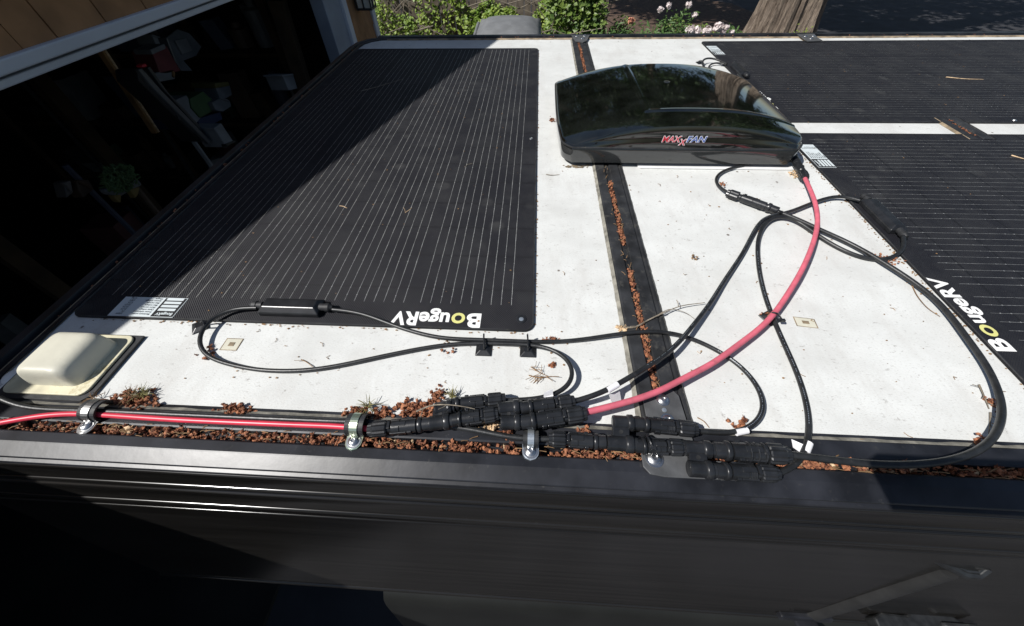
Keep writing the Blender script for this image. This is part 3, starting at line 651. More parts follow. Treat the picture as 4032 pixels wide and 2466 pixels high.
# ================================================================== CABLES
def cable(label, pts, r, m, cat='cable', zdef=None, group=None, prt=None):
    P = []
    for p in pts:
        z = p[2] if len(p) > 2 else (zdef if zdef is not None else r+.0005)
        P.append(PZ(p[0], p[1], z))
    path = np.array(spline(P, .003)); K = len(path); w_ = 5
    for _ in range(4):
        pad = np.vstack([2*path[:1]-path[w_:0:-1], path, 2*path[-1:]-path[-2:-w_-2:-1]]); path = np.array([pad[k:k+2*w_+1].mean(axis=0) for k in range(K)])
    q = MB(); q.tube(path[::2] if K % 2 else np.vstack([path[::2], path[-1:]]), r, n=12); o = q.build('cable', m, None, smooth=True)
    # move the origin to the cable's first point
    l = P[0]; o.data.transform(Matrix.Translation(-l)); o.location = l
    if prt:
        pr = MB(); rr = random.Random(K)
        for k in range(int(K*prt[0]), int(K*prt[1])):
            if (k//9) % 7 == 6 or rr.random() < .25: continue
            p = Vector(path[k]); d = (Vector(path[k+1])-p).normalized(); n_ = Vector((-.45, -.15, .87)); n_ = (n_-d*n_.dot(d)).normalized(); sd = d.cross(n_)*.00032
            c = p+n_*(r+.00025); e = d*.0010; pr.add([c-e-sd, c+e-sd, c+e+sd, c-e+sd], [(0, 1, 2, 3)])
        po = pr.build('jacket_print', M['zinc'], None); po.data.transform(Matrix.Translation(-l)); po.parent = o
    return tag(o, label, cat, group)
r1 = .0031
cable('thin black cable looping left from the shaded panel\'s junction box and curling back', [(1012, 1213, .0125), (990, 1212, .012), (928, 1212, .012), (855, 1234, .012), (810, 1270, .013), (781, 1315, .013), (775, 1352, .012), (786, 1384, .009), (826, 1412, .006), (887, 1431, .0045), (1009, 1457, .004), (1110, 1462, .004), (1212, 1459, .004), (1333, 1441, .004), (1471, 1411, .004), (1642, 1376, .004), (1774, 1356, .004), (1899, 1352, .005), (2071, 1357, .006), (2156, 1366, .008), (2213, 1391, .011), (2253, 1428, .014), (2267, 1474, .016), (2259, 1513, .017), (2213, 1548, .017), (2175, 1562, .017), (2139, 1570, .016), (2066, 1576, .015), (1990, 1577, .015)], r1, M['cable'])
cable('black cable from the left panel box crossing the centre rail and ending in a curl', [(1310, 1219, .0125), (1340, 1221, .012), (1414, 1231, .011), (1488, 1257, .008), (1557, 1285, .006), (1642, 1311, .0045), (1728, 1331, .004), (1905, 1339, .005), (2071, 1345, .005), (2185, 1347, .004), (2299, 1337, .005), (2470, 1311, .009), (2613, 1306, .009), (2706, 1325, .005), (2792, 1362, .004), (2855, 1396, .004), (2900, 1425, .004), (2957, 1479, .006), (2997, 1542, .009), (3017, 1599, .012), (3003, 1645, .013), (2969, 1680, .013), (2935, 1699, .013), (2860, 1710, .013), (2803, 1706, .013), (2735, 1695, .014)], r1, M['cable'], prt=(.74, .93))
cable('black cable crossing the centre rail diagonally from the right panel box to near connectors', [(3385, 790, .0125), (3338, 771, .012), (3304, 770, .009), (3239, 785, .008), (3174, 809, .008), (3110, 835, .008), (3067, 845, .009), (3024, 850, .009), (2998, 867, .008), (2976, 899, .007), (2955, 938, .006), (2929, 990, .006), (2890, 1050, .007), (2851, 1107, .008), (2795, 1197, .012), (2740, 1268, .016), (2690, 1330, .020), (2641, 1382, .023), (2556, 1439, .026), (2442, 1508, .028), (2384, 1542, .028), (2316, 1568, .026), (2250, 1584, .024)], r1*1.1, M['cable'], prt=(.22, .86))
cable('black cable from the right panel box passing under the pink cable to the lowest connector', [(3556, 930, .0125), (3565, 960, .011), (3560, 985, .009), (3520, 1016, .006), (3476, 1027, .005), (3412, 1022, .005), (3325, 990, .005), (3261, 955, .005), (3209, 921, .006), (3166, 886, .007), (3123, 858, .008), (3075, 848, .009), (3045, 853, .01), (3020, 872, .008), (3000, 898, .007), (2985, 938, .005), (2983, 1003, .004), (2993, 1089, .004), (3019, 1188, .004), (3043, 1251, .004), (3077, 1331, .004), (3129, 1445, .006), (3163, 1536, .009), (3182, 1616, .012), (3190, 1680, .014), (3188, 1730, .014), (3177, 1772, .013), (3163, 1812, .012), (3134, 1846, .012), (3089, 1866, .013), (3050, 1868, .013)], r1*1.15, M['cable'], prt=(.5, .9))
cable('thick black cable sweeping a wide arc beside the right panel back to the front rail', [(3050, 828, .012), (3070, 838, .012), (3110, 850, .012), (3166, 876, .011), (3222, 903, .009), (3304, 938, .007), (3390, 981, .007), (3455, 1020, .009), (3520, 1059, .009), (3627, 1132, .008), (3694, 1188, .008), (3762, 1268, .009), (3819, 1348, .010), (3871, 1416, .010), (3905, 1473, .010), (3933, 1542, .011), (3948, 1610, .014), (3945, 1650, .017), (3930, 1697, .020), (3899, 1743, .023), (3842, 1783, .025), (3745, 1814, .026), (3602, 1831, .026), (3431, 1829, .024), (3260, 1809, .022), (3090, 1788, .020)], .0040, M['cable'])
cable('thick faded pink-red cable curving from beside the fan down to the near connectors', [(3160, 685, .016), (3172, 706, .016), (3187, 740, .018), (3205, 783, .021), (3216, 826, .023), (3220, 874, .024), (3213, 921, .024), (3187, 999, .023), (3149, 1081, .021), (3088, 1180, .017), (3060, 1222, .015), (3003, 1285, .015), (2906, 1359, .016), (2803, 1434, .018), (2689, 1491, .020), (2600, 1541, .022), (2497, 1576, .024), (2398, 1603, .025), (2308, 1624, .025), (2280, 1630, .025)], .0041, M['redpink'])
cable('thin black cable from inline connector curling under the fan corner', [(2880, 767, .011), (2838, 744, .008), (2816, 722, .006), (2814, 703, .006), (2825, 688, .006), (2864, 666, .006), (2924, 653, .006), (3002, 640, .006), (3067, 628, .008), (3110, 612, .014)], r1, M['cable'])
cable('thin black cable loop beside the far right panel\'s junction box', [(2862, 252, .0125), (2849, 247, .013), (2815, 231, .016), (2780, 228, .018), (2763, 245, .015), (2769, 262, .010), (2800, 290, .006), (2850, 312, .005)], r1, M['cable'])
cable('short black cable looping back beneath the far loop', [(2862, 254, .010), (2835, 247, .010), (2809, 247, .008), (2790, 262, .006), (2790, 285, .004)], r1*.9, M['cable'])
cable('thin black cable leaving the right end of the far junction box toward the fan', [(2905, 292, .0125), (2922, 303, .0125), (2928, 322, .010), (2926, 345, .005)], r1, M['cable'])
cable('long black cable clamped along the front rail beside the red one', [(-60, 1540, .02), (0, 1568, .017), (40, 1592, .013), (100, 1606, .010), (179, 1612, .009), (319, 1616, .010), (400, 1619, .010), (600, 1628, .009), (799, 1637, .009), (1100, 1650, .009), (1358, 1660, .010), (1452, 1662, .009), (1600, 1668, .008), (1720, 1673, .008), (1814, 1683, .008), (1897, 1699, .009), (1966, 1715, .010), (2056, 1729, .010), (2120, 1729, .011), (2180, 1729, .012)], r1*1.08, M['cable'])
cable('bright red cable clamped along the front rail at left', [(-60, 1676, .010), (0, 1666, .010), (80, 1650, .010), (199, 1632, .010), (307, 1628, .010), (382, 1632, .010), (540, 1643, .0095), (700, 1653, .009), (970, 1665, .009), (1200, 1674, .009), (1358, 1680, .010), (1429, 1689, .011), (1480, 1691, .012)], r1*1.1, M['red'])

# printed lettering on the jackets
def cable_tag(pts, r, label, flag=None):
    P = [PZ(*p) for p in pts]; q = MB(); q.tube(spline(P, .003), r, n=14)
    if flag: 
        a, b_, c_, d_ = [PZ(*p) for p in flag]; n_ = (b_-a).cross(d_-a).normalized()*.0003
        q.add([a, b_, c_, d_, a+n_, b_+n_, c_+n_, d_+n_], [(0, 1, 2, 3), (7, 6, 5, 4), (0, 4, 5, 1), (1, 5, 6, 2), (2, 6, 7, 3), (3, 7, 4, 0)])
    o = q.build('cable_tag', M['tag'], None, smooth=False); l = P[0]; o.data.transform(Matrix.Translation(-l)); o.location = l
    return tag(o, label, 'cable tag', 'white paper tags wrapped on cables')
cable_tag([(2142, 1569, .016), (2178, 1561, .017)], .0039, 'white paper tag sticking up from the cable behind the pink cable\'s connector', [(2142, 1572, .017), (2178, 1562, .018), (2176, 1532, .028), (2142, 1546, .026)])
cable_tag([(2392, 1538, .028), (2432, 1514, .028)], .0040, 'white paper tag hanging off the cable left of the centre rail', [(2398, 1555, .020), (2440, 1540, .016), (2446, 1575, .006), (2410, 1590, .006)])
cable_tag([(2898, 1704, .013), (2942, 1695, .013)], .0040, 'white paper tag on the small cable curl right of the centre rail')
cable_tag([(3186, 1745, .0135), (3172, 1782, .0128)], .0042, 'white paper tag with folded flap above the bottom right connector', [(3116, 1730, .012), (3162, 1750, .014), (3150, 1782, .010), (3122, 1762, .006)])

# ================================================================== CONNECTORS
def P3(p): return PZ(*p)
def connector(a, b_, label, r=.0092, cap='b', style=0, nocap=False):
    """round plug pair from a to b with ribbed nut at the cap end"""
    A, B_ = P3(a), P3(b_); 
    if cap == 'a': A, B_ = B_, A
    L = (B_-A).length; ax = (B_-A).normalized()
    mid = A.lerp(B_, .5)
    t = thing('cable_connector', mid, label, 'connector', 'plug-in cable connectors')
    up = Vector((0, 0, 1)); side = ax.cross(up).normalized(); up = side.cross(ax)
    q = MB(); nl = min(.024, L*.3)
    q.lathe(A, ax, [(0, r*.70), (.0006, r*.84), (L*.14, r*.86), (L*.15, r*1.0), (L*.16, r*1.04), (L*.20, r*1.04), (L*.21, r*1.0), (L*.215, r*.72), (L*.235, r*.72), (L*.24, r*.92), (L*.48, r*.92), (L*.485, r*.84), (L*.495, r*.84), (L*.50, r*.94), (L-nl-.006, r*.90), (L-nl-.004, r*.70), (L-nl, r*.70)], n=24); q.build('plug_body', M['plastic'], t, smooth=True)
    q = MB(); q.lathe(A+ax*(L-nl), ax, [(0, r*.96), (.0015, r*1.06), (nl*.70, r*1.04), (nl*.78, r*.96), (nl*.79, r*.84), (nl, r*.80), (nl+.0005, r*.5)], n=28, rib=.09); q.build('ribbed_nut', M['plastic'], t)
    q = MB()      # latch arms, slots
    for sgn in (-1, 1):
        c = A+ax*(L*.52)+side*(sgn*r*.86); q.obox(c, ax*(L*.13), side*(r*.13), up*(r*.32))
        c = A+ax*(L*.34)+side*(sgn*r*.90); q.obox(c, ax*(L*.035), side*(r*.14), up*(r*.42))
    c = A+ax*(L*.50)+up*(r*.86); q.obox(c, ax*(L*.11), side*(r*.30), up*(r*.12))
    c = A+ax*(L*.66)+up*(r*.84); q.obox(c, ax*(L*.025), side*(r*.5), up*(r*.16))
    if style == 1:
        for k in range(3):
            c = A+ax*(L*(.44+.10*k)); q.lathe(c, ax, [(0, r*.85), (.0006, r*1.05), (.0022, r*1.05), (.0028, r*.85)], n=16)
    if style == 2:
        for k in range(4):
            c = A+ax*(L*(.52+.024*k)); q.lathe(c, ax, [(0, r*.8), (.0004, r*.99), (.0012, r*.99), (.0016, r*.8)], n=16)
    q.build('locking_clip', M['plastic'], t, bevel=.0006)
    return t
def ybranch(a, b_, c_, d_, label, r=.0094, flip=False):
    """two parallel barrels a-b and c-d joined by a web"""
    A, B_, C_, D_ = map(P3, (a, b_, c_, d_)); t = thing('branch_connector', A.lerp(D_, .5), label, 'branch connector', 'two-way branch connectors')
    for p, s in ((A, B_), (C_, D_)):
        L = (s-p).length; ax = s-p
        q = MB(); q.lathe(p, ax, [(0, r*.80), (.0008, r*.92), (L*.10, r*.94), (L*.12, r*.92), (L*.60, r*.90), (L*.64, r*1.04), (L*.66, r*1.07), (L*.84, r*1.07), (L*.86, r*1.03), (L*.88, r*.85), (L, r*.84)], n=22); q.build('barrel', M['plastic'], t, smooth=True)
    q = MB(); m1 = A.lerp(B_, .45); m2 = C_.lerp(D_, .35); ax = (B_-A).normalized(); d = (m2-m1); up = ax.cross(d).normalized()
    q.obox((m1+m2)/2, d*.5, ax*.010, up*.0045); q.build('web', M['plastic'], t, bevel=.0012)
    q = MB(); 
    if up.z < 0: up = -up
    q.lathe((m1+m2)/2+up*.0043, up, [(0, .0026), (.0006, .0024), (.0005, .0013)], n=12); q.build('web_hole', M['iron'], t)
    return t
zc = .0165
connector((1700, 1668, .0175), (1452, 1692, .014), 'black connector where the bright red cable ends, leftmost of the connectors')
ybranch((1690, 1669, .0175), (1784, 1656, .019), (1712, 1614, .018), (1790, 1603, .018), 'black branch connector joining the leftmost connector to the two behind it')
connector((1778, 1656, .019), (1962, 1630, .022), 'black connector between the two left branch connectors, nearer of the pair')
connector((1760, 1596, .017), (1990, 1572, .016), 'black connector farthest back in the left bundle, on the looping cable')
ybranch((1962, 1612, .022), (2058, 1603, .023), (1972, 1664, .022), (2060, 1662, .023), 'black branch connector above the third metal clamp, feeding the pink cable')
connector((2050, 1608, .023), (2262, 1581, .023), 'black connector right behind the pink cable\'s connector')
connector((2052, 1664, .023), (2308, 1628, .025), 'black ribbed connector that the pink cable plugs into near the rail', r=.0100)
connector((2386, 1741, .0155), (2160, 1728, .014), 'black connector just right of the third metal clamp on the rail')
ybranch((2388, 1743, .0155), (2508, 1752, .016), (2412, 1664, .017), (2504, 1668, .017), 'black branch connector with a small hole beside the corner bracket bolts')
connector((2500, 1668, .017), (2744, 1692, .0155), 'black connector lying across the centre rail bracket, on the small curl cable', style=2)
connector((2695, 1763, .018), (2500, 1756, .016), 'black connector between the two right branch connectors', nocap=True, cap='a')
ybranch((2690, 1764, .018), (2812, 1772, .019), (2710, 1845, .019), (2814, 1852, .019), 'black branch connector over the corner bracket plate, lowest of them')
connector((2808, 1772, .019), (3106, 1791, .021), 'largest black ribbed connector, on the thick black arc cable', r=.0108, style=1)
connector((2812, 1853, .019), (3062, 1866, .014), 'lowest black connector, hanging over the rail edge at right', style=2)
connector((3065, 832, .011), (2862, 759, .011), 'black inline connector lying on the white roof between fan and right panel')
connector((3112, 598, .017), (3172, 704, .016), 'black connector at the fan\'s right corner where the pink cable starts', r=.0088)

# ================================================================== CLAMPS, TIES
def p_clamp(xw, yb, cab, label, m, wide=.0115, tabw=.0100):
    """strap arching over the cables in the y direction with a bolted tab on the rail"""
    t = thing('cable_clamp', (xw, yb, .004), label, 'cable clamp', 'bolted cable clamps along the front rail')
    y0, y1, top = cab
    path = []
    for k in range(15):
        a = math.pi*k/14; path.append((y0+(y1-y0)*(1-math.cos(a))/2, .0045+top*math.sin(a)**.6))
    def strap(w_, off, th):
        q = MB(); vs = []
        for i, (y, z) in enumerate(path):
            j0, j1 = path[max(i-1, 0)], path[min(i+1, 14)]; ty, tz = j1[0]-j0[0], j1[1]-j0[1]; L = math.hypot(ty, tz)+1e-9; ny, nz = -tz/L, ty/L
            for xx in (-w_, w_):
                for o_ in (off, off+th): vs.append((xw+xx, y+ny*o_, z+nz*o_))
        f = []
        for i in range(14):
            a = 4*i; b_ = a+4; f += [(a, b_, b_+1, a+1), (a+2, a+3, b_+3, b_+2), (a+1, b_+1, b_+3, a+3), (a, a+2, b_+2, b_)]
        f += [(0, 1, 3, 2), (56, 58, 59, 57)]
        q.add(vs, f); return q
    strap(wide, 0, .0022).build('rubber_lining', M['rubber'], t)
    strap(wide*.42, .0023, .0011).build('metal_strap', m, t)
    q = MB(); hw = tabw
    q.prism([(xw-hw, y0+.002), (xw-hw, yb-.001)]+[(xw+hw*math.cos(R_(a)), yb-.001+hw*.95*math.sin(R_(a))) for a in (200, 230, 270, 310, 340)]+[(xw+hw, yb-.001), (xw+hw, y0+.002)], .0040, .0056); tb = q.build('tab', m, t)
    q = MB(); r = .0062; q.lathe((xw, yb, .0056), (0, 0, 1), [(0, .0088), (.0008, .0088), (.0009, r), (.0024, r*.98), (.0040, r*.7), (.0044, r*.45), (.0028, r*.4), (.0027, .0001)], n=20); q.build('bolt', M['steel'], tb, smooth=True)
c = PZ(331, 1678, .006); p_clamp(c.x+.003, c.y, (c.y+.008, c.y+.031, .015), 'chrome and rubber clamp over red and black cables beside the cream cover', M['steel'])
c = PZ(1386, 1738, .006); p_clamp(c.x+.002, c.y, (c.y+.008, c.y+.030, .016), 'yellowish zinc clamp where the bright red cable meets its connector', M['zincy'])
c = PZ(2089, 1777, .006); p_clamp(c.x, c.y, (c.y+.006, c.y+.021, .012), 'grey zinc clamp with flat tab holding one black cable', M['zinc'], tabw=.0098, wide=.0092)
def tie_mount(x, y, label, rot=0, tail=None, strap=None):
    c = PZ(x, y, .003); t = thing('cable_tie_mount', (c.x, c.y, 0), label, 'cable tie mount', 'square cable tie mounts stuck to the roof')
    q = MB(); s = .0118; cr, sr = math.cos(rot), math.sin(rot)
    X = lambda u, v, z: (c.x+u*cr-v*sr, c.y+u*sr+v*cr, z)
    q.add([X(-s, -s, .0004), X(s, -s, .0004), X(s, s, .0004), X(-s, s, .0004), X(-s, -s, .0018), X(s, -s, .0018), X(s, s, .0018), X(-s, s, .0018), X(-s*.45, -s*.45, .0055), X(s*.45, -s*.45, .0055), X(s*.45, s*.45, .0055), X(-s*.45, s*.45, .0055)], [(3, 2, 1, 0), (8, 9, 10, 11)]+[(a+i, a+(i+1) % 4, a+4+(i+1) % 4, a+4+i) for a in (0, 4) for i in range(4)])
    q.build('mount_base', M['plastic'], t, bevel=.0008)
    if strap:
        q = MB(); q.tube(spline([PZ(*p) for p in strap], .002), .0014, n=6); q.build('tie_strap', M['plastic'], t)
    return t
tie_mount(1905, 1372, 'black tie mount under paired cables, left of the two by the panel logo', 0, strap=[(1906, 1375, .006), (1906, 1362, .011), (1906, 1345, .0125), (1905, 1330, .012), (1905, 1316, .020)])
tie_mount(2079, 1377, 'black tie mount under paired cables, right of the two by the panel logo', 0, strap=[(2079, 1380, .006), (2079, 1366, .0115), (2079, 1348, .0125), (2078, 1332, .012), (2077, 1319, .020)])
tie_mount(787, 1282, 'black tie mount set diagonally at the near edge of the shaded panel', .6, strap=[(800, 1290, .004), (804, 1276, .016), (797, 1262, .017), (790, 1270, .010)])
tie_mount(2757, 246, 'black tie mount by the far right panel\'s cable loop', .2, strap=[(2752, 240, .003), (2763, 240, .018), (2770, 246, .016)])
tie_mount(3034, 1250, 'black tie mount beneath the crossing of the pink and black cables', .5)
def zip_tie(pts, label, r=.0013):
    P = [PZ(*p) for p in pts]; q = MB(); q.tube(spline(P, .002), r, n=6); hd = P[-2]
    q.obox(hd, (.003, 0, 0), (0, .002, 0), (0, 0, .002)); o = q.build('cable_tie', M['plastic'], None); l = P[0]; o.data.transform(Matrix.Translation(-l)); o.location = l
    tag(o, label, 'cable tie')
zip_tie([(3038, 1236, .012), (3045, 1231, .0205), (3062, 1236, .0205), (3072, 1248, .012), (3082, 1262, .012), (3092, 1266, .012)], 'black cable tie binding the pink cable to the black one')
zip_tie([(3052, 845, .004), (3058, 832, .014), (3068, 828, .0165), (3075, 836, .015), (3076, 850, .006)], 'black cable tie bunching cables at the inline connector\'s end')
zip_tie([(2536, 1722, .012), (2546, 1716, .024), (2560, 1740, .027), (2572, 1765, .024), (2584, 1780, .014)], 'black cable tie round the two middle connectors')

# ================================================================== OLD PADS + LITTER
def old_pad(x, y, ang, label, w_=.0125, h=.010):
    c = PZ(x, y, 0); t = thing('adhesive_pad', (c.x, c.y, 0), label, 'adhesive pad', 'old adhesive pads left on the roof')
    q = MB(); cr, sr = math.cos(ang), math.sin(ang); X = lambda u, v: (u*cr-v*sr+c.x, u*sr+v*cr+c.y)
    def frame(o1, o2, z):
        vs = [(*X(sx*w_*o, sy*h*o), z) for o in (o1, o2) for sx, sy in ((-1, -1), (1, -1), (1, 1), (-1, 1))]
        q.add(vs, [(i, (i+1) % 4, 4+(i+1) % 4, 4+i) for i in range(4)])
    frame(1.06, .95, .0007); frame(.34, .0, .0011)
    q.build('dirty_outline', M['seal_tan'], t)
    q = MB(); q.prism([X(-w_*.95, -h*.95), X(w_*.95, -h*.95), X(w_*.95, h*.95), X(-w_*.95, h*.95)], .0002, .0006); q.build('pad', M['cream'], t)
old_pad(913, 1357, 0, 'small square leftover pad inside the left black cable loop')
old_pad(3171, 1271, -.12, 'small rectangular leftover pad right of the pink cable', .0145, .0085)

def chips(q, c, r):
    """one little cone: a lump with scales"""
    q.blob(c, r*.8, jit=.45, sc=(rnd.uniform(.7, 1.3), rnd.uniform(.7, 1.3), rnd.uniform(.6, 1)))
    for _ in range(5):
        a = rnd.uniform(0, 6.28); e = rnd.uniform(-.1, 1.2); d = Vector((math.cos(a)*math.cos(e), math.sin(a)*math.cos(e), math.sin(e)))
        s = d.orthogonal().normalized(); s = (Matrix.Rotation(rnd.uniform(0, 3), 3, d) @ s)*r*rnd.uniform(.2, .45); p = Vector(c)+d*r*.45
        q.add([p-s, p+s, p+d*r*rnd.uniform(.5, 1.1)+Vector((0, 0, r*rnd.uniform(-.2, .3)))], [(0, 1, 2)])
def litter(name, label, spots, m, z=0, kind='stuff', cat='debris', big=(.0012, .0042)):
    q = MB()
    for x, y, zz in spots: chips(q, (x, y, zz), rnd.uniform(*big)*(1.35 if rnd.random() < .1 else 1))
    o = q.build(name, m, None); c = np.mean(np.array(q.v), axis=0); o.data.transform(Matrix.Translation((-c[0], -c[1], -c[2]))); o.location = c
    return tag(o, label, cat, kind=kind)
sp = []; sp2 = []
x = -.80
while x < .98:
    px = x
    dens = 1.0
    if .02-.03 < x < .045: dens = .15
    if -.06 < x < -.035: dens = .35
    if x < -.70: dens = .8
    dens *= .62+.38*math.sin(px*37)*math.sin(px*13+1)+.25*(rnd.random() < .5)
    for _ in range(2):
        if rnd.random() < dens: (sp if rnd.random() < .94 else sp2).append((x+rnd.uniform(-.002, .002), rnd.uniform(.1515, .1625), rnd.uniform(-.006, .003)+(.002 if rnd.random() < .2 else 0)))
    x += .0021
x = -.80
while x < 1.6:
    sp.append((x, rnd.uniform(.151, .161), -.009)); x += .004
litter('cone_litter', 'rust-brown cone scales packed in the front rail channel', sp, M['cone'])
litter('pale_cone_litter', 'pale tan cone bits among the rust-brown ones in the front rail channel', sp2, M['conep'])
sp = []
y = .24
while y < .80:
    sh = .006*(y-.19)/1.68; gap = .47 < y < .53 or .745 < y < .80
    if not gap:
        for _ in range(2): sp.append((.141+sh+rnd.uniform(.0265, .0350), y, rnd.uniform(.0005, .0045)))
    y += .0034
y = 1.27
while y < 1.80:
    for _ in range(2): sp.append((.141+.005+rnd.uniform(.0265, .0350), y, rnd.uniform(.0005, .0045)))
    y += .005
litter('cone_litter', 'rust-brown cone scales filling the centre cross rail channel', sp, M['cone'])
sp = [(1.098+rnd.uniform(.027, .035), rnd.uniform(.98, 1.07), rnd.uniform(.001, .004)) for _ in range(36)]
litter('cone_litter', 'rust-brown cone scales in the right cross rail channel between panels', sp, M['cone'])
sp = []
for i in range(90): sp.append((rnd.uniform(-.66, 1.9), rnd.uniform(1.885, 1.895), rnd.uniform(-.003, .004)))
for i in range(60): sp.append((rnd.uniform(-.770, -.762), rnd.uniform(.3, 1.75), rnd.uniform(-.003, .002)))
litter('cone_litter', 'sparse rust-brown flakes in the far and left rail channels', sp, M['cone'])
def pile(x, y, n, sx, sy, label, m=None, big=(.002, .0042)):
    c = PZ(x, y, .003); sp = [(c.x+rnd.gauss(0, sx), c.y+rnd.gauss(0, sy), abs(rnd.gauss(.002, .003))) for _ in range(n)]
    return litter('cone_pile', label, sp, m or M['cone'], big=big, kind=None, cat='cone pile')
pile(540, 1572, 95, .014, .006, 'clump of rust-brown cone scales nearest the cream cover')
pile(925, 1615, 55, .011, .003, 'flat clump of rust-brown cone scales midway along the front rail')
pile(1395, 1628, 45, .007, .004, 'clump of cone scales left of the green sprig by the zinc clamp')
pile(1505, 1628, 45, .006, .004, 'clump of cone scales right of the green sprig by the zinc clamp')
pile(1650, 1612, 110, .014, .006, 'clump of cone scales behind the leftmost connectors')
pile(1728, 1560, 50, .006, .006, 'bristly reddish catkin clump behind the left bundle', M['cone'], (.0015, .003))
pile(1925, 1672, 45, .006, .004, 'whitish cone scales under the left branch connector', M['conep'])
pile(1995, 1700, 25, .008, .003, 'rust-brown scales under the second branch connector')
pile(2300, 1695, 22, .003, .003, 'single rust-brown cone on sealant left of the corner bracket')
pile(3130, 685, 30, .006, .010, 'tan cone scales beside the connector at the fan\'s corner', M['conep'], (.0015, .003))
pile(3490, 1020, 40, .012, .006, 'orange-brown scales under the cable at the right panel\'s edge', M['cone'], (.0015, .003))
pile(3905, 1585, 22, .004, .006, 'rust-brown scales beside the thick arc cable at far right', M['cone'], (.0015, .003))
pile(3862, 1738, 10, .004, .003, 'few rust-brown scales where the thick cable leaves the roof', M['cone'], (.0015, .003))
pile(2178, 1338, 14, .009, .003, 'few brown flakes behind the paired cables right of the tie mounts', M['cone'], (.001, .003))
pile(1770, 1385, 8, .005, .003, 'few brown flakes by the paired cables left of the tie mounts', M['cone'], (.001, .003))
pile(815, 1395, 12, .005, .006, 'brown leaf flakes caught in the left cable loop', M['cone'], (.0015, .0035))
pile(2175, 1437, 8, .003, .002, 'small brown flake cluster above the brown sprig', M['cone'], (.0015, .0035))
pile(2175, 472, 22, .006, .006, 'brown needle tuft against the fan\'s left side', M['cone'], (.0015, .003))
pile(2905, 1668, 10, .004, .003, 'brown flake by the white tag on the small curl', M['cone'], (.002, .004))
pile(2450, 1293, 14, .004, .003, 'brown flake and lichen at the twig\'s root end', M['conep'], (.0015, .004))
pile(2845, 725, 10, .005, .003, 'brown flake beside the inline connector cable', M['cone'], (.0015, .003))
pile(2728, 1012, 8, .003, .003, 'tiny brown seed husk alone on the white roof', M['needle'], (.0015, .003))
pile(3015, 1240, 10, .004, .004, 'orange flake left of the cable crossing', M['cone'], (.0015, .003))
def sprig(x, y, n, L, label, m, spread=1.0, z=.006, up=.7):
    c = PZ(x, y, z); q = MB()
    for i in range(n):
        a = rnd.uniform(0, 6.28); d = Vector((math.cos(a)*spread, math.sin(a)*spread, rnd.uniform(.1, up)+.1)).normalized(); l = L*rnd.uniform(.5, 1)
        p = [c+Vector((rnd.gauss(0, .002), rnd.gauss(0, .002), 0)), c+d*l*.5, c+d*l+Vector((0, 0, -l*.2))]; q.tube(p, [.0005, .00045, .0002], n=4)
    o = q.build('needle_sprig', m, None); o.data.transform(Matrix.Translation(-c)); o.location = c; tag(o, label, 'sprig')
sprig(1452, 1600, 34, .021, 'green needle sprig standing by the zinc clamp', M['green'], up=1.6)
sprig(1783, 1560, 30, .017, 'green needle sprig behind the left connector bundle', M['green'], up=1.3)
sprig(560, 1555, 34, .020, 'greenish brown needle tuft on the clump near the cream cover', M['green'], up=1.2)
sprig(520, 1562, 30, .020, 'dry brown needle tuft beside the green one near the cream cover', M['needle'], up=.8)
sprig(370, 1572, 14, .018, 'thin dry needles at the cream flange corner', M['needle'], up=.3)
def twig(pts, r, label, m, side=0, name='twig', cat='twig'):
    P = [PZ(*p) for p in pts]; s = spline(P, .004); q = MB(); K = len(s); q.tube(s, [r*(1-.6*i/K) for i in range(K)], n=6)
    for i in range(side):
        k = int(K*(.15+.8*i/side)); d = Vector((rnd.uniform(-1, 1), rnd.uniform(-1, 1), .2)).normalized(); p = Vector(s[k]); q.tube([p, p+d*.006+Vector((.001, 0, 0)), p+d*.012], r*.45, n=5)
    o = q.build(name, m, None); l = P[0]; o.data.transform(Matrix.Translation(-l)); o.location = l; tag(o, label, cat)
twig([(2455, 1290, .006), (2500, 1288, .006), (2550, 1262, .008), (2600, 1238, .009), (2680, 1206, .008), (2775, 1192, .006)], .0014, 'lichened grey twig lying across the centre rail', M['twig'], 3)
twig([(2575, 1250, .009), (2640, 1218, .007), (2700, 1232, .005), (2735, 1256, .003)], .0008, 'thin forked side twig crossing the centre rail', M['twig'])
twig([(1640, 1620, .020), (1700, 1597, .030), (1760, 1594, .034), (1840, 1604, .034), (1870, 1611, .033)], .0011, 'pale thin twig lying on the left connector bundle', M['twig'], 2)
twig([(2082, 1478, .003), (2110, 1486, .003), (2150, 1485, .003), (2168, 1482, .003)], .0009, 'flat brown cedar sprig on the roof inside the right end of the cable loop', M['needle'], 12)
twig([(2090, 1445, .003), (2115, 1462, .003), (2140, 1476, .003)], .0007, 'second cedar sprig branch above the flat brown one', M['needle'], 7)
twig([(3590, 1122, .002), (3615, 1170, .002), (3655, 1215, .002), (3702, 1247, .002)], .0008, 'thin brown needle curving beside the thick arc cable', M['needle'])
twig([(3855, 1515, .003), (3875, 1560, .003), (3895, 1610, .002)], .0011, 'short dry twig at the far right by the arc cable', M['twig'], 3)
twig([(3900, 1625, .002), (3898, 1670, .002), (3893, 1708, .002)], .0011, 'short dry twig just above the curve of the arc cable', M['twig'], 2)
twig([(3725, 304, .005), (3800, 311, .005), (3872, 313, .005)], .0016, 'straw-coloured needle on the far right panel', M['conep'])
twig([(3982, 612, .005), (4010, 620, .005), (4040, 628, .005)], .0016, 'straw-coloured needle at the right edge of the near right panel', M['conep'])
twig([(1337, 811, .0045), (1352, 813, .0045), (1366, 820, .0045)], .0009, 'curled tan needle in the lit middle of the left panel', M['conep'])
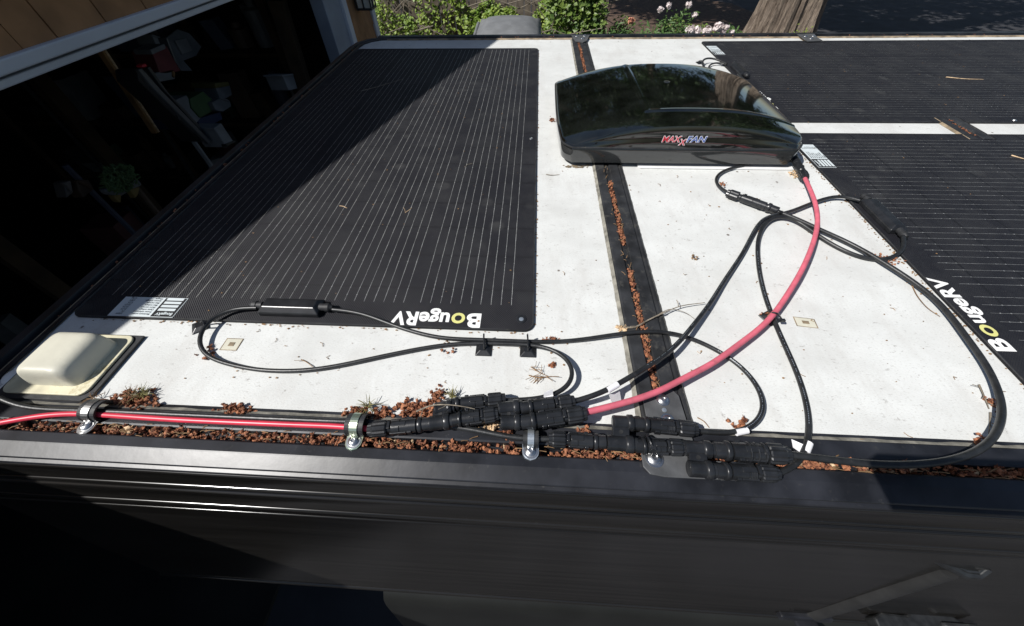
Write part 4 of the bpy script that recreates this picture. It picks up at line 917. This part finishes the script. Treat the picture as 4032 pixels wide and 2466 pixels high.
twig([(1596, 838, .0045), (1610, 828, .0045), (1622, 818, .0045)], .0009, 'forked tan needle on the left panel right of the curled one', M['conep'], 1)
twig([(1830, 658, .0045), (1845, 648, .0045), (1860, 644, .0045)], .0010, 'small dark twig on the left panel', M['twig'], 1)
twig([(1420, 360, .0045), (1500, 338, .0045), (1585, 312, .0045)], .0013, 'dark twig in the shaded far part of the left panel', M['twig'], 1)
twig([(2150, 687, .002), (2175, 690, .002), (2203, 687, .002)], .0009, 'thin grey needle on white roof left of the centre rail', M['twig'])
twig([(1186, 1416, .002), (1205, 1425, .002), (1233, 1446, .002)], .0007, 'curled dry needle inside the left cable loop', M['needle'], 2)
twig([(3386, 1730, .002), (3440, 1738, .002), (3508, 1742, .002)], .0008, 'reddish needle on the roof edge at right', M['needle'])
twig([(2746, 1645, .002), (2772, 1660, .002), (2792, 1685, .002)], .0007, 'curved needle between centre rail and small curl', M['needle'])
# loose needles and specks, too many to count
q = MB()
def speck(x, y, z=.0010): q.blob((x, y, z), rnd.uniform(.0005, .0015), jit=.5, sc=(1.4, 1, .5))
for i in range(85): speck(rnd.uniform(-.58, .6), rnd.uniform(.19, .8))
for i in range(30): speck(rnd.uniform(.2, .66), rnd.uniform(.2, .8))
for i in range(120): speck(rnd.uniform(-.72, -.02), rnd.uniform(.34, 1.7), .0052)
for i in range(110): speck(.665+abs(rnd.gauss(0, .8)), rnd.uniform(.25, 1.78), .0052)
for i in range(160): y = rnd.uniform(.26, .97); speck(.656+rnd.gauss(-.002, .0025), y)
for i in range(140): speck(rnd.uniform(.0085, .0115), rnd.uniform(.33, 1.72))
for i in range(90): speck(rnd.uniform(-.7, 0), rnd.gauss(.3255, .0012))
for o_ in [o for o in COL.objects if o.name.startswith('cable') and o.type == 'MESH' and 'category' in o and o['category'] == 'cable']:
    vs_ = o_.data.vertices; nv_ = len(vs_)
    for i in range(int(nv_/55)):
        p_ = vs_[rnd.randrange(nv_)].co+o_.location
        if p_.z < .012 and p_.y > .19: speck(p_.x+rnd.gauss(0, .004), p_.y-abs(rnd.gauss(.003, .004)))
o = q.build('roof_litter', M['needle'], None); tag(o, 'tiny brown seeds and flakes scattered over roof and panels', 'debris', kind='stuff')
q = MB()
for i in range(46):
    x, y = rnd.uniform(-.55, .63), rnd.uniform(.195, .78); a = rnd.uniform(0, 6.28); l = rnd.uniform(.004, .010); d = Vector((math.cos(a), math.sin(a), 0)); e = Vector((-d.y, d.x, 0))*rnd.uniform(-.004, .004)
    q.tube([Vector((x, y, .001)), Vector((x, y, .0016))+d*l*.5+e, Vector((x, y, .001))+d*l], .00045, n=4)
for i in range(150):
    x, y = rnd.uniform(-.8, .95), rnd.uniform(.150, .164); a = rnd.gauss(0, .5); l = rnd.uniform(.006, .016); d = Vector((math.cos(a), math.sin(a)*.5, rnd.uniform(-.1, .25)))
    q.tube([Vector((x, y, .002)), Vector((x, y, .004))+d*l*.5, Vector((x, y, .003))+d*l], .0005, n=4)
for i in range(40):
    x, y = .141+.03+rnd.uniform(-.01, .01), rnd.uniform(.22, .8); a = rnd.uniform(0, 3.1); l = rnd.uniform(.006, .014); d = Vector((math.cos(a)*.6, math.sin(a), .1))
    q.tube([Vector((x, y, .005)), Vector((x, y, .007))+d*l*.5, Vector((x, y, .006))+d*l], .0005, n=4)
o = q.build('loose_needles', M['needle'], None); tag(o, 'short loose dry needles scattered on the white roof', 'debris', kind='stuff')

def add_shadow_board():  # added unseen board, shaped only to cast the shadow on the front rail
    t = thing('shadow_board', (1.2, -.14, GZ), 'narrow grey timber batten held on trestles along the camper\'s near side, below the picture', 'shadow caster')
    q = MB(); q.box(.105, 2.3, -.034, .022, .385, .41); q.build('board', M['bin'], t, bevel=.003)
    for x in (1.5, 2.2):
        q = MB()
        for sx in (-1, 1):
            for y0, y1 in ((-.012, -.20), (-.022, -.46)): q.tube([(x+sx*.04, y0, .384), (x+sx*.22, y1, GZ)], .018, n=8)
        q.build('shadow_board_leg', M['plate'], t)
add_shadow_board()

# ================================================================== BACKGROUND
def fence():
    t = thing('wooden_fence', (-.6, 8.0, GZ), 'weathered grey-brown board fence behind the climbing vines', 'fence')
    a, b_ = PY(1380, 60, 8.0).x, PY(2375, 60, 8.0).x; x = a; 
    groups = MB()
    while x < b_:
        w_ = rnd.uniform(.125, .15); q = MB(); y = 8.0+rnd.uniform(-.006, .006); q.box(x, x+w_-.014, y, y+.02, GZ, -.12+rnd.uniform(-.02, .02)); q.build('board', M['fence'], t); x += w_
    q = MB(); q.box(a, b_, 8.021, 8.07, -1.5, -1.4); q.box(a, b_, 8.021, 8.07, -.5, -.4); q.build('rail', M['fence'], t)
fence()
def bin_():
    c = PY(1985, 110, 4.95); top = PZ(1985, 115, -.82); cx, cy = top.x+.07, 5.55
    t = thing('wheelie_bin', (cx, cy, GZ), 'grey plastic wheelie bin with scuffed lid behind the camper', 'bin')
    zt = -.875
    q = MB(); w0, w1 = .30, .36; d0, d1 = .28, .36
    vs = [(cx+s*w_, cy+e*d_, z) for z, w_, d_ in ((GZ+.06, w0, d0), (zt, w1, d1)) for s, e in ((-1, -1), (1, -1), (1, 1), (-1, 1))]
    q.add(vs, [(3, 2, 1, 0), (4, 5, 6, 7)]+[(i, (i+1) % 4, 4+(i+1) % 4, 4+i) for i in range(4)]); q.build('body', M['bin'], t, bevel=.02)
    q = MB(); nx, ny = 14, 14; V = []
    for j in range(ny+1):
        for i in range(nx+1):
            u, v = i/nx*2-1, j/ny*2-1; h = .085*(1-abs(u)**3)*(1-abs(v)**2.5)+.02*(1 if max(abs(u), abs(v)) < .78 else 0); V.append((cx+u*(w1+.035), cy+v*(d1+.045), zt+.02+h+.05*(v+1)/2))
    q.add(V, [(j*(nx+1)+i, j*(nx+1)+i+1, (j+1)*(nx+1)+i+1, (j+1)*(nx+1)+i) for j in range(ny) for i in range(nx)]); o = q.build('lid', M['bin'], t, smooth=True); s = o.modifiers.new('s', 'SOLIDIFY'); s.thickness = -.02
    q = MB(); q.tube([(cx-w1-.07, cy-.25, zt+.02), (cx-w1-.07, cy+.30, zt+.06)], .022, n=10)
    for yy in (-.25, -.05, .12, .30): q.box(cx-w1-.07, cx-w1+.02, cy+yy-.012, cy+yy+.012, zt-.02, zt+.05)
    q.build('handle', M['bin'], t)
    for s in (-1, 1):
        q = MB(); q.lathe((cx-w0+.02, cy+s*.27, GZ+.12), (0, s, 0), [(0, .12), (.05, .12)], n=20); q.build('wheel', M['rubber'], t)
    q = MB()
    for i in range(26):
        x, y = cx+rnd.uniform(.0, .28), cy+rnd.uniform(-.05, .30); u, v = (x-cx)/(w1+.035), (y-cy)/(d1+.045)
        h = .085*(1-abs(u)**3)*(1-abs(v)**2.5)+.02+.05*(v+1)/2+zt+.026; q.blob((x, y, h), rnd.uniform(.008, .02), sc=(1.5, .8, .2))
    q.build('scuff_marks', M['whitep'], t)
bin_()
def vine(px0, px1, Y, ptop, n, label, m, size=.06, name='vine_hedge', depth=.35, bot=GZ, seed=0, cat='vine'):
    r_ = random.Random(seed); x0, x1 = PY(px0, 60, Y).x, PY(px1, 60, Y).x; q = MB()
    t = thing(name, ((x0+x1)/2, Y, GZ), label, cat)
    ph = [r_.uniform(0, 6) for _ in range(4)]
    cl = [(r_.uniform(x0, x1), r_.random()) for _ in range(26)]
    for i in range(n):
        cx, f_ = cl[r_.randrange(26)]; x = r_.gauss(cx, (x1-x0)*.045) if i % 3 else r_.uniform(x0, x1)
        ht = ptop+.22*math.sin(2.3*x+ph[0])+.12*math.sin(6.1*x+ph[1])+.06*math.sin(13*x+ph[2])
        z = bot+(ht-bot)*r_.random()**.62; y = Y-depth*(1-.6*(z-bot)/(ht-bot+.01))*r_.random()
        q.leafq((x, y, z+rnd.uniform(-.03, .03)), size*r_.uniform(.6, 1.25), nrm=(-.3, -.6, .8), asp=.75)
    q.build('leaves', m, t)
    s = MB()
    for i in range(14):
        x = r_.uniform(x0, x1); p = [(x+r_.uniform(-.2, .2)*k, Y-.1-.1*r_.random(), bot+(ptop-bot)*k/4) for k in range(5)]; s.tube(p, .008, n=5)
    s.build('stems', M['twig'], t)
    return t
vine(1460, 1640, 7.5, -1.18, 1500, 'lime green low vines and tall grass right of the garage corner', M['leaf'], .055, seed=1)
vine(1650, 2330, 7.85, -.86, 4800, 'bright lime climbing vines covering the board fence', M['leaf'], .075, seed=2, depth=.45)
vine(1850, 2260, 7.0, -1.12, 3000, 'bright green shrub growth beside and behind the grey bin', M['leaf'], .06, seed=5, depth=.6, cat='shrub', name='shrub')
vine(2150, 2365, 7.5, -.50, 2400, 'darker ivy mass where the fence ends, between bin and peonies', M['ivy'], .085, seed=3, depth=.6, cat='ivy')
vine(1470, 1560, 7.9, -.35, 260, 'thin vine strands climbing the boards by the garage corner', M['leaf'], .055, seed=4, depth=.05)
def plant(px, py, Y, n, spread, ht, label, flowers=(), m='leafm', name='peony_plant', cat='peony', size=.09):
    b_ = PY(px, py, Y); t = thing(name, (b_.x, Y, GZ), label, cat); q = MB(); s = MB()
    H = b_.z-GZ
    for i in range(26):
        a = rnd.uniform(0, 6.28); r = spread*rnd.random()**.5; tip = Vector((b_.x+r*math.cos(a), Y+r*math.sin(a)*.6, GZ+H*rnd.uniform(.55, 1))); base = Vector((b_.x+r*.2*math.cos(a), Y, GZ))
        s.tube([base, base.lerp(tip, .6)+Vector((0, 0, .05)), tip], .006, n=5)
        for k in range(n//26):
            f_ = rnd.uniform(.35, 1); p = base.lerp(tip, f_)+Vector((rnd.gauss(0, .06), rnd.gauss(0, .06), rnd.gauss(0, .05))); q.leafq(p, size*rnd.uniform(.6, 1.3), nrm=(-.3, -.4, .9), asp=.32)
    q.build('leaves', M[m], t); s.build('stems', M[m], t)
    for fx, fy, r, pm in flowers:
        c = PY(fx, fy, Y-.12); f = MB()
        r *= .8
        for k in range(70):
            d = Vector((rnd.gauss(0, 1), rnd.gauss(0, 1), rnd.gauss(0, .8))).normalized(); f.leafq(c+d*r*rnd.uniform(.3, .95), r*.9, nrm=d, asp=.9)
        f.build('flower', M[pm], t)
plant(2450, 95, 6.6, 1500, .38, .8, 'bushy peony with one faded orange flower left of the tall lily', [(2485, 80, .06, 'petalp')])
plant(2660, 45, 6.4, 1900, .30, 1.1, 'tall leafy flowering plant with pale blooms left of the tree', [(2600, 40, .05, 'petal'), (2635, 22, .05, 'petal'), (2712, 20, .055, 'petal'), (2735, 60, .05, 'petal')], name='lily_plant', cat='flowering plant', size=.08)
plant(2800, 105, 6.2, 1500, .42, .7, 'white and pink peonies in bloom at the foot of the tree', [(2720, 118, .075, 'petal'), (2745, 122, .07, 'petal'), (2785, 122, .075, 'petal'), (2830, 105, .08, 'petal'), (2860, 108, .05, 'petal'), (2848, 125, .06, 'petal'), (2880, 130, .045, 'petal')])
plant(2570, 108, 6.0, 1300, .30, .6, 'low green peony leaves between the orange flower and the white ones')
plant(3215, 122, 7.0, 420, .35, .5, 'low green weeds at the right foot of the tree trunk', name='weed_clump', cat='weeds', m='leaf', size=.05)
plant(3000, 134, 6.6, 200, .5, .5, 'sparse green weeds in front of the tree trunk', name='weed_clump', cat='weeds', size=.05)
def tree(name, x, y, r, H, label, crown, nleaf, lm='leafd', lsize=.22, lean=(0, 0)):
    t = thing(name, (x, y, GZ), label, 'tree'); q = MB(); n = 168; K = 40; V = []
    ph = [rnd.uniform(0, 6.28) for _ in range(9)]
    for k in range(K):
        f_ = (k/(K-1)); z = f_*H; fl = 1+.55*math.exp(-z/.45); rad = r*fl*(1-.6*f_)
        for i in range(n):
            a = 2*math.pi*i/n; fl2 = 1+.07*math.sin(5*a+ph[0]+.15*z)+.05*math.sin(9*a+ph[1]+.25*z)+.035*math.sin(17*a+ph[2]+.5*z)+.03*math.sin(26*a+ph[3]-.3*z+.4*math.sin(2*z))+.018*math.sin(41*a+ph[5]+.6*math.sin(1.7*z))
            fl2 += .10*math.exp(-z/.5)*math.sin(4*a+ph[4])
            V.append((x+lean[0]*z+rad*fl2*math.cos(a), y+lean[1]*z+rad*fl2*math.sin(a), GZ+z))
    q.add(V, [(k*n+i, k*n+(i+1) % n, (k+1)*n+(i+1) % n, (k+1)*n+i) for k in range(K-1) for i in range(n)])
    q.build('trunk', M['bark'], t, smooth=True)
    L = MB(); cents = []
    B_ = MB()
    for (cx, cy, cz, rr, cnt) in crown:
        for i in range(cnt):
            d = Vector((rnd.gauss(0, 1), rnd.gauss(0, 1), rnd.gauss(0, .7))).normalized()*rr*rnd.random()**.4; c = Vector((cx, cy, cz))+d; cents.append((c, rr*.22))
        B_.tube([(x+lean[0]*H*.5, y, GZ+H*.55), ((x+cx)/2, (y+cy)/2, (GZ+H*.55+cz)/2+.2), (cx, cy, cz)], [.16, .10, .04], n=8)
    for i in range(nleaf):
        c, s = cents[rnd.randrange(len(cents))]; p = c+Vector((rnd.gauss(0, s), rnd.gauss(0, s), rnd.gauss(0, s*.6))); L.leafq(p, lsize*rnd.uniform(.5, 1.3), asp=.55)
    B_.build('limbs', M['bark'], t); L.build('crown', M[lm], t)
p = PY(3060, 120, 7.7)
tree('cedar_tree', p.x+.17, 7.9, .47, 7.5, 'old fibrous-barked cedar trunk standing beyond the camper, right of the peonies',
     [(p.x-.9, 8.9, 2.7, .8, 16), (p.x+1.1, 8.6, 2.5, .9, 18), (p.x+.2, 7.4, 3.4, .8, 14), (p.x-2.3, 8.5, 4.8, 1.3, 18), (p.x-.5, 9, 5.2, 1.8, 30), (p.x+2, 9, 4.6, 1.9, 30), (p.x+4.2, 9.5, 4.4, 1.8, 26), (p.x+1, 11, 5.6, 2.2, 30), (p.x-1.6, 10.5, 5.6, 1.8, 26), (p.x+6, 10.5, 4.6, 1.9, 24)], 15000, lean=(.0, 0))
tree('leafy_tree', -3.2, 12.4, .25, 6.5, 'broad tree behind the fence, its crown above the picture', [(-3.2, 12.4, 4.2, 1.7, 20), (-1.6, 9.8, 5.0, 1.5, 24), (-.3, 8.8, 5.2, 1.3, 20), (.9, 10.8, 5.4, 1.6, 24), (-1.4, 12.2, 4.4, 1.6, 20), (0.3, 13.5, 4.4, 1.6, 20), (2.2, 12.4, 5.0, 1.5, 20)], 21000)

tree('tall_tree', 5.5, 21, .4, 12, 'tall dark tree across the road, straight beyond the fan cover and above the picture', [(3.5, 21, 6.5, 2.6, 26), (6.5, 21, 7, 2.8, 28), (5, 22, 10, 2.6, 24), (8.5, 22, 9.5, 2.6, 24), (2.5, 23, 9, 2.2, 20)], 11000, lsize=.42)
tree('tall_tree', 13, 20, .4, 12, 'tall dark tree across the road to the right, above the picture', [(11, 20, 5.5, 2.6, 26), (14, 19, 6, 2.8, 28), (12, 20, 9.5, 2.8, 26), (16.5, 18, 6, 3, 28), (16, 18, 10, 2.6, 22)], 11000, lsize=.42)
# wall lantern on the garage corner
def lantern():
    c = PX(1447, 0, -1.2); t = thing('wall_lantern', (-1.3, c.y, c.z), 'black iron wall lantern on the garage corner', 'lantern')
    x0 = -1.22; q = MB()
    zb = PX(1447, 34, x0).z; h = .20; w_ = .055
    for z in (zb, zb+h): q.box(x0-w_, x0+w_, c.y-w_, c.y+w_, z, z+.012)
    for sx in (-1, 0, 1):
        for sy in (-1, 0, 1):
            if sx or sy: q.box(x0+sx*w_*.94-.004, x0+sx*w_*.94+.004, c.y+sy*w_*.94-.004, c.y+sy*w_*.94+.004, zb+.012, zb+h)
    q.box(x0-w_*.98, x0+w_*.98, c.y-w_*.98, c.y-w_*.92, zb+.09, zb+.098); q.box(x0+w_*.92, x0+w_*.98, c.y-w_*.98, c.y+w_*.98, zb+.09, zb+.098)
    q.box(-1.30, x0-w_, c.y-.02, c.y+.02, zb+h*.8, zb+h*.95)
    q.build('cage', M['iron'], t)
    q = MB(); q.box(x0-w_*.8, x0+w_*.8, c.y-w_*.8, c.y+w_*.8, zb+.013, zb+h-.002); q.build('glass', M['lampglass'], t)
lantern()

# ================================================================== GARAGE CONTENTS (dim)
DW = mat('dim_white', (.19, .20, .21), .7, var=.15, vs=12)  # white darkened to grey so garage items look unlit
def col(name, c, **k): return mat(name, tuple(x*.28+.10*sum(c)/3 for x in c), k.pop('rough', .6), var=.15, vs=10, **k)  # darkens and greys each item colour to stand in for garage gloom
def quadbox(pts, X, depth, name, m, par=None):
    P = [PX(x, y, X) for x, y in pts]; q = MB(); n = len(P)
    q.add(P+[p+Vector((-depth, 0, 0)) for p in P], [tuple(range(n)), tuple(range(2*n-1, n-1, -1))]+[(i, n+i, n+(i+1) % n, (i+1) % n) for i in range(n)]); return q
def item(name, label, cat, parts, X):
    P0 = PX(*parts[0][1][0], X); t = thing(name, P0, label, cat)
    for nm, pts, m, dx, dep in parts: quadbox(pts, X+dx, dep, nm, m, t).build(nm, m, t, bevel=.004)
    return t
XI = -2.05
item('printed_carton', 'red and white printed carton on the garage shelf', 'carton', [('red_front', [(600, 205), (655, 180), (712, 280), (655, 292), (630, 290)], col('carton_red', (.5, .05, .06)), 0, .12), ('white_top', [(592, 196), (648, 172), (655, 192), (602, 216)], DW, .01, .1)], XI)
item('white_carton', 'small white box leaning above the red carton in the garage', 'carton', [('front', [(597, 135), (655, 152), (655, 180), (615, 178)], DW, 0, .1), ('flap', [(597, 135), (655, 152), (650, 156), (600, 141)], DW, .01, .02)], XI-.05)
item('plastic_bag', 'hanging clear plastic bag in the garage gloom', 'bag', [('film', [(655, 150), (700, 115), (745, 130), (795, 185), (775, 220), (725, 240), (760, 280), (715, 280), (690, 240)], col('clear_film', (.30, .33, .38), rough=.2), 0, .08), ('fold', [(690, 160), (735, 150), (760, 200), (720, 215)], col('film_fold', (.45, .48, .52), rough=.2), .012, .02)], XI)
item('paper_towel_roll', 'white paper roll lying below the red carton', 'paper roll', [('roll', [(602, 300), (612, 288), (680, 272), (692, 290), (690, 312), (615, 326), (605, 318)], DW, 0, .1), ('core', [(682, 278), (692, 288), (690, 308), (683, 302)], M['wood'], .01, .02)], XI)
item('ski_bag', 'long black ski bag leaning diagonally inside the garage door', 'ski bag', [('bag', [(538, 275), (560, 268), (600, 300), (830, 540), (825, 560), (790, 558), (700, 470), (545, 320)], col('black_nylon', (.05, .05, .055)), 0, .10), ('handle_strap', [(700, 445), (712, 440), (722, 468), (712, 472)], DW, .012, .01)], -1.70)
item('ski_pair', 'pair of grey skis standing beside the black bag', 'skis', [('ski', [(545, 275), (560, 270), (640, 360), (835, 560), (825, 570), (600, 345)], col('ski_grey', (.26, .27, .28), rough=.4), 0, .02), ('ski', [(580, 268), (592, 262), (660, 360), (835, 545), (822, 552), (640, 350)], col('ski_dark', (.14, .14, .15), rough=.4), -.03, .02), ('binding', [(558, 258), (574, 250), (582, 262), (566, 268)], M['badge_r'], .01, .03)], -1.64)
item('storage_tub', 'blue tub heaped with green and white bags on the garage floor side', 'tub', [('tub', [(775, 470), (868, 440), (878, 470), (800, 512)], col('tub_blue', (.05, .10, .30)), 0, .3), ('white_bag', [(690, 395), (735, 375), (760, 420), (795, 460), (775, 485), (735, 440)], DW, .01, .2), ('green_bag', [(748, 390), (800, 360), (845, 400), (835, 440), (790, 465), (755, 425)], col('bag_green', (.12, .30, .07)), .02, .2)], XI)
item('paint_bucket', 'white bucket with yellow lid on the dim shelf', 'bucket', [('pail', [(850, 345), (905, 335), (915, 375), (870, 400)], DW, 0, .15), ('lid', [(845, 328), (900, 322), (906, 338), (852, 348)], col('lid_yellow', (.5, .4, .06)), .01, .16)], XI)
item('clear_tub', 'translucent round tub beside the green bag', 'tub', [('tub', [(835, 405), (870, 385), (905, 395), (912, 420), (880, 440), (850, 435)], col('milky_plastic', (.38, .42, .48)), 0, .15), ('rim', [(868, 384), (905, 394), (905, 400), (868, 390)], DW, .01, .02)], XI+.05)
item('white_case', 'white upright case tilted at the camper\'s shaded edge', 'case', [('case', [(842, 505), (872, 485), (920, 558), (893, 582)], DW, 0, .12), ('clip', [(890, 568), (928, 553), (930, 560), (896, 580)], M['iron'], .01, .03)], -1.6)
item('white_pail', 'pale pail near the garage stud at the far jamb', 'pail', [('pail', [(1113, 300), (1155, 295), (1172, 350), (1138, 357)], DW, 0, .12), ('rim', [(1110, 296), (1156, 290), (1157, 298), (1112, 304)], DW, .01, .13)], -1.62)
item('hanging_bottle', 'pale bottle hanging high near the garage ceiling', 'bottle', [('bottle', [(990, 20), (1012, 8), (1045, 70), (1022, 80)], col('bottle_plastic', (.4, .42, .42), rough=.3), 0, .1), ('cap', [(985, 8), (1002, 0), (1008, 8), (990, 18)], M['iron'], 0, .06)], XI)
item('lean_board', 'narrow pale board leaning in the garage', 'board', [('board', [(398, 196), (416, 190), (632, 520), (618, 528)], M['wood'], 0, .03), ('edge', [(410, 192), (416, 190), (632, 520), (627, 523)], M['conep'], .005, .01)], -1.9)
def gnome():
    c = PX(480, 720, -1.9); t = thing('dusting_mop', c, 'fluffy lime green mop head over a white cloth low in the garage', 'mop'); q = MB()
    P = [PX(x, y, -1.9) for x, y in ((412, 690), (450, 668), (500, 690), (515, 715), (470, 735), (425, 725))]; ctr = sum(P, Vector())/6
    for i in range(420):
        a = rnd.uniform(0, 6.28); r = rnd.random()**.5; d = Vector((rnd.uniform(-.01, .03), math.cos(a)*r*.075, math.sin(a)*r*.055)); e_ = Vector((rnd.uniform(0, 1), rnd.gauss(0, .6), rnd.gauss(0, .6))).normalized()*.012; q.tube([ctr+d-e_, ctr+d+Vector((.006, 0, .002)), ctr+d+e_], .0028, n=4)
    q.build('fringe', col('mop_green', (.26, .50, .12)), t)
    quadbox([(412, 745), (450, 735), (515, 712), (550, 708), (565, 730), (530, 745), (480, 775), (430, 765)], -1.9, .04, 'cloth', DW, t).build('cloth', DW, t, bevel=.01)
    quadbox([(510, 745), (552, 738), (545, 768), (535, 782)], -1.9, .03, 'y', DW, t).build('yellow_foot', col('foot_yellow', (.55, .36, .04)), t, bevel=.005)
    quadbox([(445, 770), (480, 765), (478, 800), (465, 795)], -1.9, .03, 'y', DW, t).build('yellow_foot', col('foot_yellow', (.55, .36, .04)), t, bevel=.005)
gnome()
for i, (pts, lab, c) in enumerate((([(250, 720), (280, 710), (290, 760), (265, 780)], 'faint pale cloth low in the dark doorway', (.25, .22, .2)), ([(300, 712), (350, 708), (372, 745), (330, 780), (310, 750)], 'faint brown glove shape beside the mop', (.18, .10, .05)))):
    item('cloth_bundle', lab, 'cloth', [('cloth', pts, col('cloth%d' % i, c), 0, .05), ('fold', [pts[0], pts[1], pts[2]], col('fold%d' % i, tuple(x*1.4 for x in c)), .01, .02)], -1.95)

def shelf():
    t = thing('shelf_unit', (-2.6, 2.6, GZ), 'dim wooden shelves along the garage\'s end wall', 'shelf')
    for z in (-1.35, -.85, -.35):
        q = MB(); q.box(-4.4, -1.75, 2.85, 3.2, z, z+.025); q.build('shelf_board', M['dimwood'], t)
    for x in (-4.4, -3.1, -1.8):
        q = MB(); q.box(x, x+.05, 2.82, 2.86, GZ+.03, .1); q.build('post', M['dimwood'], t)
shelf()
def clutter():
    q = MB(); r_ = random.Random(11); mats = [DW, col('muted_brown', (.30, .18, .10)), col('muted_blue', (.10, .14, .26)), col('muted_green', (.12, .22, .12)), M['dimwood'], col('muted_red', (.28, .08, .08)), M['bin'], M['rubber']]
    mi = []
    for z in (-1.325, -.825, -.325):
        x = -4.3
        while x < -1.85:
            w_ = r_.uniform(.05, .20); h = r_.uniform(.06, .34); d = r_.uniform(.08, .24); n0 = len(q.f)
            if r_.random() < .5: q.obox((x+w_/2, 3.03-r_.uniform(0, .06), z+h/2+.002), (w_*.45, r_.uniform(-.03, .03), 0), (0, d/2, 0), (r_.uniform(-.03, .03), 0, h/2))
            else: q.lathe((x+w_/2, 3.02, z+.002), (0, 0, 1), [(0, w_*.40), (h*.75, w_*.44), (h*.8, w_*.2), (h, w_*.18)], n=12)
            mi += [r_.randrange(8)]*(len(q.f)-n0); x += w_+r_.uniform(.0, .05)
    for i in range(46):      # things standing on the floor
        x, y = r_.uniform(-3.6, -1.75), r_.uniform(.75, 2.7); h = r_.uniform(.1, .7); w_ = r_.uniform(.04, .2); n0 = len(q.f)
        k = r_.random()
        if k < .35: q.obox((x, y, GZ+.03+h/2), (w_*.6, .02, 0), (-.01, w_*.5, 0), (r_.uniform(-.05, .05), 0, h/2))
        elif k < .6: q.lathe((x, y, GZ+.032), (0, 0, 1), [(0, w_*.6), (h*.5, w_*.75)], n=14)
        elif k < .8: q.blob((x, y, GZ+.03+w_*.7), w_*1.1, jit=.3)
        else: q.tube([(x, y, GZ+.032), (x+r_.uniform(-.2, .2), y+r_.uniform(-.2, .3), GZ+r_.uniform(.9, 1.7))], .014, n=6)
        mi += [r_.randrange(8)]*(len(q.f)-n0)
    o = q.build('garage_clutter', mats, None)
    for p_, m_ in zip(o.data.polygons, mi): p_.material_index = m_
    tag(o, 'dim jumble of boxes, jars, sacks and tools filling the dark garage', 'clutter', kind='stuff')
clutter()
plant(2730, 92, 7.4, 1500, .55, .8, 'leafy green bush in partial shade behind the white peonies', m='ivy', name='leafy_bush', cat='bush', size=.09)
plant(2420, 70, 7.6, 1300, .35, .8, 'loose green bush at the end of the fence beyond the orange flower', m='ivy', name='leafy_bush', cat='bush', size=.09)
plant(2905, 112, 6.9, 900, .25, .7, 'small green bush touching the left foot of the tree trunk', m='leafm', name='leafy_bush', cat='bush', size=.08)
